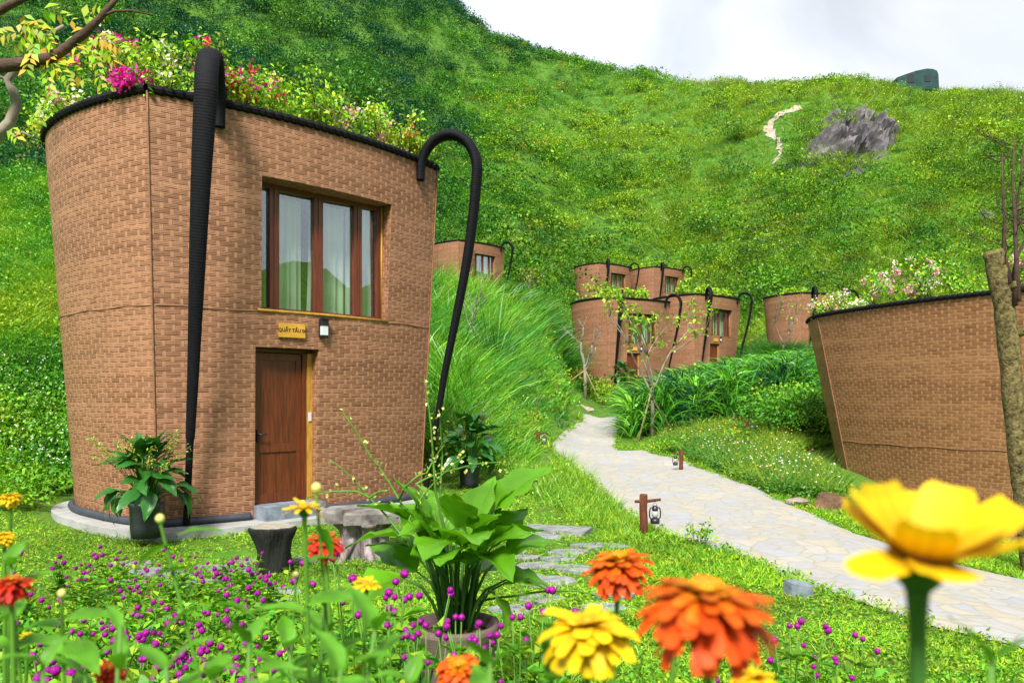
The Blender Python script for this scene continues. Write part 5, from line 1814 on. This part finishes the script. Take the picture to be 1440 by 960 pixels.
# its tall flower stalks with round pale buds
mb = MB(); kn = []
stalks = [[(640, 850), (560, 700), (520, 640), (482, 580)], [(650, 850), (612, 690), (606, 600), (597, 532)], [(645, 850), (575, 730), (600, 690), (655, 640)], [(635, 850), (570, 760), (520, 700), (470, 650)],
          [(650, 850), (618, 720), (622, 640), (618, 580)], [(655, 852), (720, 838), (810, 830), (905, 858)], [(545, 690), (520, 700), (490, 690), (430, 700)], [(600, 700), (585, 680), (640, 660), (705, 650)], [(560, 705), (575, 680), (600, 665), (625, 625)]]
for si, st in enumerate(stalks):
    q = [at(a, b, 4.2 + .12 * math.sin(i * 1.3 + a)) - p for i, (a, b) in enumerate(st)]
    fine = []
    for i in range(len(q) - 1):
        for j in range(4): fine.append(q[i].lerp(q[i + 1], j / 4) + Vector((0, 0, .012 * math.sin(j / 4 * math.pi))))
    fine.append(q[-1])
    mb.tube(fine, [.0075 * (1 - .6 * i / len(fine)) for i in range(len(fine))], n=6)
    if si != 5:
        for i in range(6, len(fine)):
            for _ in range(3): kn.append(fine[i] + Vector((random.gauss(0, .016), random.gauss(0, .016), random.gauss(0, .016))))
fs_ = mb.build('flower_stalks', M_STEM, pot_c, True)
V, Q, C = leaf_quads(np.array([tuple(x) for x in kn]), rng.normal(size=(len(kn), 3)), rng.normal(size=(len(kn), 3)), np.full(len(kn), .024), np.full(len(kn), .018), shade(np.tile([.45, .46, .12], (len(kn), 1)), len(kn), .3, .1))
tag(link('buds', np_mesh('buds', V, Q, C), M_LEAF, fs_), kind='stuff')
def bush_leaves(n, seed, r0, r1, h0, h1):
    rd = random.Random(seed); out = []
    for i in range(n):
        q = rd.random()
        out.append((i * 2.4 + rd.gauss(0, .2), r0 + (r1 - r0) * q, h1 - (h1 - h0) * q ** 1.3 + rd.uniform(-.06, .06), 1.0 - 1.7 * q + rd.gauss(0, .2), rd.uniform(.8, 1.25)))
    return out
p = at(206, 756, 9.55); p.z = .01
potted(p, 'dark leaved plant in a dark glazed pot at the corner of the near house', .2, .43, M_POTD, bush_leaves(64, 4, .05, .40, .5, 1.0), 4, M_PLEAFD, 1.0, 20, .95, False, (.34, .16))
p = at(660, 702, 14.6); p.z = float(zf(p.x, p.y)) - .02
potted(p, 'dark leaved plant in a dark pot beside the arched right strap', .19, .42, M_POTD, bush_leaves(60, 9, .05, .5, .55, 1.15), 9, M_PLEAFD, 1.0, 10, 1.1, False, (.40, .19))
h = FAR['mid_left']
q = Matrix.Translation(h[:3]) @ Matrix.Rotation(h[3], 4, 'Z') @ Vector((-1.75, -.75, 0))
potted(q, 'green potted plant by the strap of the house at the path end', .3, .55, M_POTD, bush_leaves(60, 12, .05, .75, .7, 1.6), 12, M_PLEAFD, 1.0, 0, 1, False, (.45, .2))

# ---------------------------------------------------------------- hilltop shelter and mast
p = at(1285, 112, SHELTER_Y); p.z = float(zf(p.x, p.y)) + .1
root = empty('hilltop_shelter', p)
tag(root, 'dark teal shelter with a curved sloping roof on the hilltop', 'shelter')
mb = MB()
k = p.y / F
pr = [(-31, -9), (-31, 8), (-20, 12), (-5, 17), (10, 20), (18, 19.5), (24, 17), (26, 12), (27, -9)]
fr = [Vector((a * k, -2.0, b * k)) for a, b in pr]; bk_ = [Vector((a * k, 2.5, b * k)) for a, b in pr]
n = len(pr)
mb.add(fr + bk_, [tuple(range(n))[::-1], tuple(range(n, 2 * n))] + [(i, (i + 1) % n, (i + 1) % n + n, i + n) for i in range(n)])
mb.build('shell', M_TEAL, root)
mb = MB(); mb.box((-12 * k, -2.03, 6 * k), (9 * k, .1, 11 * k)); mb.box((11 * k, -2.03, 6 * k), (8 * k, .1, 8 * k))
mb.build('opening', M_LAMPK, root)
mb = MB()
for a in (13, 19, 24, 29): mb.tube([(a * k, 0, 10 * k), (a * k, 0, 26 * k)], .05, n=6)
mb.tube([(13 * k, 0, 24 * k), (29 * k, 0, 24 * k)], .03, n=6)
mb.build('railing', M_TEAL, root)
q = on_ground(1239, 104)
root = empty('mast', q); tag(root, 'thin pale mast with a small lamp on the hilltop left of the shelter', 'mast')
mb = MB(); mb.tube([(0, 0, -.5), (0, 0, 32 * k)], .05, n=6); mb.build('pole', M_WHITE, root)
mb = MB(); mb.box((0, 0, 32.5 * k), (2.6 * k, .3, 1.0 * k)); mb.build('lamp_head', M_ROCKW, root)
# ---------------------------------------------------------------- flower bed: globe amaranths
def make_amaranth(seed, nballs, h, rmin=.0095, rmax=.0190):
    rd = random.Random(seed)
    root = empty('globe_amaranth')
    mb = MB()
    heads = []
    Pl, Dl = [], []
    for k in range(nballs):
        az = rd.uniform(0, 6.28); lean = rd.uniform(.02, .16); hh = h * rd.uniform(.72, 1.08)
        t = Vector((math.cos(az) * lean, math.sin(az) * lean, hh))
        pts = [Vector((0, 0, -.02)), t * .4 + Vector((0, 0, .03)), t * .75, t]
        mb.tube(pts, [.0035, .003, .0025, .0022], n=5)
        heads.append(t)
        for q in (.25, .45, .6, .8):
            b = t * q
            for s_ in (-1, 1):
                a2 = az + s_ * 1.4 + q * 3
                Pl.append(tuple(b)); Dl.append((math.cos(a2), math.sin(a2), .35))
    mb.build('stems', M_STEM, root, True)
    n = len(Pl)
    Pn = np.concatenate([np.array(Pl)] * 2 + [rng.normal(0, .07, (26, 3)) * [1, 1, .3] + [0, 0, h * .33]])
    Dn = np.concatenate([np.array(Dl)] * 2 + [rng.normal(size=(26, 3)) * [1, 1, .3]]) + rng.normal(0, .25, (2 * n + 26, 3))
    L = rng.uniform(.04, .085, len(Pn))
    V, Q, C = leaf_quads(Pn, Dn, rng.normal(0, .3, Pn.shape) + [0, 0, 1], L, L * .5, shade(pick(len(Pn), ['fresh', 'mid', 'lime'], [4, 2, 2]), len(Pn), .2, .1), .2)
    link('leaves', np_mesh('leaves', V, Q, C), M_LEAF, root)
    for t in heads:
        bm = bmesh.new()
        bmesh.ops.create_icosphere(bm, subdivisions=3, radius=1)
        rr3 = rd.uniform(rmin, rmax)
        for v in bm.verts:
            c = v.co.normalized()
            a = math.atan2(c.y, c.x)
            s_ = 1 + .16 * math.sin(a * 7 + c.z * 11) * math.cos(c.z * 8 + a)
            v.co = Vector((c.x * rr3 * s_, c.y * rr3 * s_, c.z * rr3 * 1.05 * s_))
        me = bpy.data.meshes.new('blossom'); bm.to_mesh(me); bm.free()
        me.polygons.foreach_set('use_smooth', [True] * len(me.polygons))
        o = link('blossom', me, M_BALL, root); o.location = t
    return root
GA = [make_amaranth(200 + i, (3, 4, 5, 2, 4, 3)[i], (.36, .4, .33, .42, .3, .38)[i]) for i in range(6)]
GA += [make_amaranth(230 + i, (3, 4, 3)[i], .62, .0088, .013) for i in range(3)]
ga_used = [False] * 9
def place_amaranth(x, y, lab, k, sc=1.0):
    o = GA[k] if not ga_used[k] else copy_tree(GA[k])
    ga_used[k] = True
    o.location = (x, y, float(zf(x, y))); o.rotation_euler.z = random.uniform(0, 6.28)
    o.scale = (sc, sc, sc)
    tag(o, lab, 'flower plant', 'globe amaranths in the flower bed')
rd = random.Random(77)
cnt = 0
# head positions read off the bed: (px, py of a head) and depth
for i in range(112):
    Yq = math.exp(rd.uniform(math.log(3.0), math.log(7.2)))
    pxq = rd.uniform(5, 430) - (Yq - 3) * 12
    X = (pxq - 720) / F * Yq
    place_amaranth(X, Yq, 'magenta globe amaranth in the drift left of the dark stump stool', rd.randrange(6), rd.uniform(.85, 1.15)); cnt += 1
for (a, b, Yq) in [(552, 775, 2.6), (565, 830, 2.5), (600, 880, 2.4), (650, 870, 2.4), (690, 880, 2.35), (730, 895, 2.3), (580, 925, 2.2), (762, 858, 2.5), (500, 800, 3.0), (460, 830, 3.1), (520, 860, 2.7), (575, 850, 2.6), (610, 905, 2.35), (640, 895, 2.3), (672, 862, 2.5), (705, 900, 2.3), (745, 870, 2.4), (660, 925, 2.2), (590, 800, 2.8), (545, 880, 2.5), (720, 940, 2.1)]:
    q = at(a, b, Yq); place_amaranth(q.x, Yq, 'magenta globe amaranth in front of the brown clay pot', 6 + rd.randrange(3), max(.6, min(1.5, (q.z - float(zf(q.x, Yq))) / .60)))
for (a, b, Yq) in [(1105, 878, 2.5), (1078, 915, 2.4), (1118, 905, 2.4), (1170, 922, 2.3), (1060, 935, 2.2), (1190, 940, 2.3), (1150, 900, 2.6), (1030, 950, 2.1), (1205, 905, 2.7)]:
    q = at(a, b, Yq); place_amaranth(q.x, Yq, 'magenta globe amaranth by the path side of the bed, right of the big orange zinnia', 6 + rd.randrange(3), max(.5, min(1.5, (q.z - float(zf(q.x, Yq))) / .60)))
# leafy undergrowth of the bed
X, Y = polar(2600, -60, 720, 2.1, 5.2)
pxb = 720 + F * X / Y
ok = (pxb < 520) | ((rng.random(len(X)) < .35) & ~((pxb > 550) & (Y > 2.6)))
X, Y = X[ok], Y[ok]
P = on_terrain(X, Y)
hb = rng.uniform(.10, .24, len(X))
stuff('bed_foliage', [bushes(P, hb, pick(len(X), ['fresh', 'mid', 'lime'], [5, 4, 1]), 52, leaf=.21, squash=1.1)], M_LEAF, 'leafy undergrowth of the flower bed', 'foliage')
X, Y = polar(1500, 720, 1560, 2.1, 4.6)
P = on_terrain(X, Y)
stuff('bed_foliage', [bushes(P, rng.uniform(.07, .14, len(X)), pick(len(X), ['fresh', 'mid', 'lime'], [4, 2, 2]), 40, leaf=.24)], M_LEAF, 'leafy undergrowth beside the path at the edge of the bed', 'foliage')

# ---------------------------------------------------------------- zinnias close to the camera
def petal(mb, L, W, az, el, r0, z0, droop, rd, notch=True, cc=(1, 1, 1)):
    """one petal added to mb: spoon of 5 x 3 points"""
    n, m = 7, 4
    vs, fs = [], []
    ca, sa = math.cos(az), math.sin(az)
    for i in range(n + 1):
        t = i / n
        w = W * .5 * (.42 + .58 * math.sin(math.pi * min(1, .12 + t * .62))) * (1 if t < .86 else (.86 if notch else .8))
        ang = el - droop * t
        x = r0 + L * t * math.cos(el - droop * t * .5); z = z0 + L * t * math.sin(el - droop * t * .5)
        for j in range(-m, m + 1):
            s_ = j / m
            xx = x - (L * .05 * abs(s_) if t > .9 else 0) - (L * .03 if (t > .9 and j == 0 and notch) else 0)
            zz = z + .18 * w * s_ * s_ + .05 * w * (abs(j) % 2) + rd.gauss(0, .007) * L
            vs.append((ca * xx - sa * w * s_, sa * xx + ca * w * s_, zz))
    k = 2 * m + 1
    for i in range(n):
        for j in range(2 * m): fs.append((i * k + j, (i + 1) * k + j, (i + 1) * k + j + 1, i * k + j + 1))
    mb.add(vs, fs)
    if not hasattr(mb, 'cols'): mb.cols = []
    g = rd.uniform(.8, 1.15)
    vein = [1 - .13 * (abs(j) % 2) + rd.gauss(0, .04) for j in range(-m, m + 1)]
    age = rd.random() < .25
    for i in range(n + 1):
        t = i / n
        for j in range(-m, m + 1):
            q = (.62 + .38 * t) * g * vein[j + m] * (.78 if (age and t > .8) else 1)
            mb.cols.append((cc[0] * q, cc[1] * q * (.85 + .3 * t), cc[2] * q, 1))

def zinnia(px, py, wpx, Y, kind, label, seed, tilt=(0, 0), leaves=(), ground=None, stem_r=.0026, colour=None):
    """flower head centred at a pixel and depth; stem down to the bed"""
    rd = random.Random(seed)
    head = at(px, py, Y)
    gx, gy = (head.x + rd.uniform(-.10, .10), head.y + rd.uniform(0, .05)) if ground is None else ground
    gz = float(zf(gx, gy))
    root = empty('zinnia', (gx, gy, gz))
    tag(root, label, 'flower')
    o = Vector((gx, gy, gz))
    hp_ = head - o
    Rr = wpx / F * Y * (.55 if kind in ('double', 'loose') else .5)
    base = hp_ - Vector((0, 0, Rr * (.04 if kind in ('double', 'loose') else .30 if kind == 'flat' else .55)))
    mb = MB()
    pts = [Vector((0, 0, -.03)), base * .3 + Vector((rd.gauss(0, .01), 0, 0)), Vector((base.x * .8, base.y * .8, base.z * .7)), base]
    fine = []
    for i in range(3):
        for j in range(4): fine.append(pts[i].lerp(pts[i + 1], j / 4))
    fine.append(base)
    up_ = (base - fine[-2]).normalized()
    fine = fine[:-1] + [base - up_ * Rr * .9, base - up_ * Rr * .45, base - up_ * Rr * .15, base]
    rs = [stem_r * 1.1] * (len(fine) - 4) + [stem_r, stem_r * 1.05, stem_r * 1.35, stem_r * (2.0 if kind != 'none' else 1.2)]
    mb.tube(fine, rs, n=10)
    mb.build('stem', M_STEM if kind != 'cup' else M_STEMD, root, True)
    if kind != 'none':
        hd = empty('flower_head', base); hd.parent = root
        hd.rotation_euler = (tilt[0], tilt[1], 0)
        mb = MB()
        if kind == 'double':
            lay = [(20, .06, .98, -.62, .6), (21, .06, 1.0, -.28, .6), (20, .08, .95, .02, .7), (18, .08, .84, .28, .75), (15, .08, .66, .52, .8), (11, .07, .46, .8, .8), (8, .05, .3, 1.05, .6)]
            mt = {'o': M_ORA, 'r': M_RED, 'y': M_YEL}
        elif kind == 'loose': lay = [(11, .06, .98, -.55, .6), (14, .06, 1.0, -.12, .6), (13, .07, .92, .15, .65), (11, .08, .7, .42, .8), (8, .06, .42, .7, .8)]
        elif kind == 'flat': lay = [(13, .12, .88, .10, .3), (9, .1, .6, .35, .3)]
        else: lay = [(7, .16, 1.02, .44, -.02), (4, .16, .84, .72, .1)]
        for (c, r0, L, el, dr) in lay:
            for i in range(c):
                Wp = {'double': .22, 'loose': .30, 'flat': .22, 'cup': .54}[kind]
                q_ = 1 - L if kind in ('double', 'loose') else .3 * rd.random()
                cc = {'orange': (.66, .062 + .30 * q_ ** 1.3, .004), 'red': (.55, .018 + .16 * q_ ** 1.5, .008), 'yellow': (.80, .50 - .06 * q_, .006)}[colour]
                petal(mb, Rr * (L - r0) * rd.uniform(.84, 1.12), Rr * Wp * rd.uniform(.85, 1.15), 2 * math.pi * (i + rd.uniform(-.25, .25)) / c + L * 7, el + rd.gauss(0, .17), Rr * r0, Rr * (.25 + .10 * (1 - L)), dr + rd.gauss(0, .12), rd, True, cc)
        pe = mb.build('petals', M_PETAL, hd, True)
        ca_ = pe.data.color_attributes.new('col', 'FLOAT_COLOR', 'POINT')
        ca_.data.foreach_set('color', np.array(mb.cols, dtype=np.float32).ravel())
        mb = MB()
        dr_ = {'double': .10, 'loose': .10, 'flat': .24, 'cup': .30}[kind]
        zt = {'double': .50, 'loose': .42, 'flat': .42, 'cup': .38}[kind]
        mb.lathe([(Rr * dr_ * .9, Rr * .2), (Rr * dr_, Rr * (zt - .12)), (Rr * dr_ * .75, Rr * zt), (Rr * dr_ * .3, Rr * (zt + .03))], 20, jit=lambda a, z: 1 + .08 * math.sin(a * 9 + z * 400))
        mb.build('disc', M_DISC if kind == 'cup' else M_DISCY, hd, True)
        mb = MB()
        mb.lathe([(stem_r * 2.2, -.002), (Rr * .22, Rr * .06), (Rr * .26, Rr * .2), (Rr * .2, Rr * .3)], 18, jit=lambda a, z: 1 + .05 * math.sin(a * 8 + z * 300))
        mb.build('calyx', M_STEMD, hd, True)
    else:
        mb = MB(); rb = wpx / F * Y * .5
        mb.lathe([(rb * .3, -.3 * rb), (rb * .85, .2 * rb), (rb, .8 * rb), (rb * .75, 1.4 * rb), (rb * .3, 1.75 * rb)], 16, c=tuple(base), jit=lambda a, z: 1 + .05 * math.sin(a * 7 + z * 300))
        mb.build('bud', M_KNOB, root, True)
    for (lpx, lpy, az, el, L, W) in leaves:
        q = at(lpx, lpy, Y) - o
        lo = link('leaf', leaf_surface(L, W, rd.uniform(.15, .4), rd.uniform(.4, 1.0), .03, 8, 3), M_ZLEAF, root)
        aim(lo, q, az, el, rd.gauss(0, .25))
    return root
PI = math.pi
zinnia(1290, 735, 285, .34, 'cup', 'large yellow zinnia like an open cup, close before the windowless basket', 1, (.24, .05), (), (.19, .36), .0036, colour='yellow')
zinnia(990, 868, 196, .45, 'double', 'large full orange zinnia, the biggest orange bloom', 2, (.05, .05), colour='orange')
zinnia(870, 803, 97, .86, 'double', 'smaller orange zinnia above the yellow one, against the turf', 3, (.1, -.15), colour='orange')
zinnia(829, 898, 138, .62, 'loose', 'full yellow zinnia with drooping petals left of the big orange bloom', 4, (.12, -.12), colour='yellow')
zinnia(428, 712, 68, .95, 'flat', 'yellow zinnia on a tall stem in front of the brown door', 5, (.05, .05), [(430, 860, PI, .2, .085, .04), (430, 850, .2, .3, .085, .04), (432, 790, .6, .3, .05, .025)], colour='yellow')
zinnia(457, 768, 56, 1.15, 'double', 'red zinnia between the dark stump stool and the root table', 6, (.1, .1), colour='red')
zinnia(515, 819, 52, 1.05, 'flat', 'low yellow zinnia before the leaves of the big potted plant', 7, (.2, .1), colour='yellow')
zinnia(15, 702, 32, 1.25, 'double', 'small yellow zinnia at the left edge, upper of two', 8, colour='yellow')
zinnia(6, 757, 32, 1.2, 'double', 'small yellow zinnia at the left edge, lower of two', 9, colour='yellow')
zinnia(16, 826, 58, .85, 'double', 'red zinnia at the left edge below the yellow ones', 10, (.1, .1), colour='red')
zinnia(1062, 962, 70, .6, 'loose', 'yellow zinnia cut by the bottom edge right of the big orange bloom', 11, colour='yellow')
zinnia(645, 945, 64, .9, 'double', 'orange red zinnia below the brown clay pot', 12, (.4, 0), colour='orange')
zinnia(948, 908, 40, .85, 'flat', 'half hidden yellow zinnia behind the big orange bloom', 13, colour='yellow')
zinnia(155, 945, 44, .95, 'double', 'red zinnia low at the bottom left among leaves', 14, (.3, .1), colour='red')
zinnia(40, 893, 30, 1.3, 'flat', 'small low yellow zinnia among leaves at the lower left', 21, colour='yellow')
zinnia(445, 687, 15, .97, 'none', 'zinnia bud just above the yellow zinnia before the door', 15, (), [(446, 740, .9, -.9, .05, .022)], None, .0017)
zinnia(225, 730, 13, .9, 'none', 'zinnia bud on a slanting stem above the amaranth drift', 16, (), [(240, 765, PI, -.3, .05, .026), (250, 752, .3, .35, .06, .03), (275, 800, PI, .1, .055, .028), (285, 790, .3, .3, .065, .036), (300, 850, .1, .1, .06, .03), (298, 850, PI, -.1, .07, .034)], (-.12, .93), .0018)
zinnia(87, 835, 12, .9, 'none', 'pale zinnia bud at the left among leaves', 17, (), [(85, 880, PI, .2, .06, .03), (90, 870, .2, .2, .06, .03), (90, 905, -.6, .0, .08, .04)], None, .0017)
zinnia(416, 808, 9, 1.1, 'none', 'small yellowish zinnia bud left of the tall yellow zinnia stem', 18, (), (), None, .0016)
# leafy stems without open flowers
def leafy(px, py, Y, n, L, W, label, seed):
    rd = random.Random(seed)
    top = at(px, py, Y)
    gz = float(zf(top.x, top.y))
    root = empty('leafy_zinnia_stem', (top.x, top.y, gz))
    tag(root, label, 'plant', 'flowerless zinnia plants')
    h_ = top.z - gz
    mb = MB(); lx, ly = rd.gauss(0, .09), rd.gauss(0, .05); mb.tube([(lx, ly, -.03), (lx * .55, ly * .55, h_ * .4), (lx * .15, ly * .15, h_ * .75), (0, 0, h_)], [.0032, .0028, .0024, .0018], n=8); mb.build('stem', M_STEM, root, True)
    for i in range(n):
        z = h_ - .035 * (i // 2) - .004
        az = (i % 2) * PI + (i // 2) * PI / 2 + rd.gauss(0, .25) + seed
        k = min(1, .55 + .16 * (i // 2))
        lo = link('leaf', leaf_surface(L * k * rd.uniform(.85, 1.3), W * k * rd.uniform(.75, 1.0), rd.uniform(.2, .6), rd.uniform(.3, 1.2), .05, 10, 3, .9), M_ZLEAF, root)
        aim(lo, Vector((0, 0, z)), az, rd.uniform(.75, 1.1) - .22 * (i // 2), rd.gauss(0, .2))
    return root
LF = [(528, 880, .72, 8, .085, .045, 'leafy zinnia stem with a large upright leaf in the middle of the bed'), (690, 930, .62, 6, .075, .035, 'leafy zinnia stem below the pot, left of the yellow double bloom'),
      (350, 900, .8, 8, .08, .04, 'leafy zinnia stem below the drift of amaranths'), (405, 905, .9, 8, .09, .045, 'leafy zinnia stem under the tall yellow zinnia'),
      (170, 880, .7, 6, .07, .026, 'leafy zinnia stem with narrow leaves left of the slanting bud'), (60, 930, .75, 8, .085, .045, 'leafy zinnia stem in the bottom left corner'),
      (300, 945, .6, 8, .075, .038, 'leafy zinnia stem at the bottom edge below the slanting bud'), (235, 935, .65, 8, .08, .04, 'broad leaved zinnia stem at the bottom edge beside the red bloom'),
      (455, 850, 1.0, 8, .095, .045, 'leafy zinnia stem below the red bloom by the root table'), (15, 790, 1.0, 8, .09, .045, 'leafy zinnia stem at the left edge between yellow and red blooms'),
      (1395, 925, .45, 6, .055, .03, 'leafy stem in the lower right corner below the cup-shaped yellow bloom'), (575, 955, .7, 6, .07, .035, 'leafy zinnia stem at the bottom edge left of the orange red bloom'),
      (775, 950, .62, 6, .07, .03, 'leafy zinnia stem at the bottom edge below the yellow double bloom'), (480, 940, .62, 8, .08, .04, 'leafy zinnia stem at the bottom edge under the upright leaf'), (120, 945, .9, 8, .09, .04, 'leafy zinnia stem beside the low red bloom')]
for i, a in enumerate(LF): leafy(*a, 40 + i)
# seedling at the path edge
p = on_ground(982, 770)
root = empty('path_seedling', p); tag(root, 'small leafy seedling growing at the near edge of the path right of the lantern post', 'plant')
mb = MB(); tips = []; rnd = random.Random(2)
for k in range(4): limb(mb, (0, 0, 0), (rnd.gauss(0, .4), rnd.gauss(0, .4), 1), .18, .004, 1, rnd, tips, .5, .2, 2)
mb.build('stem', M_STEM, root, True)
leaf_obj('leaves', tips, 7, .045, ['fresh', 'lime'], [2, 1], root, .03)
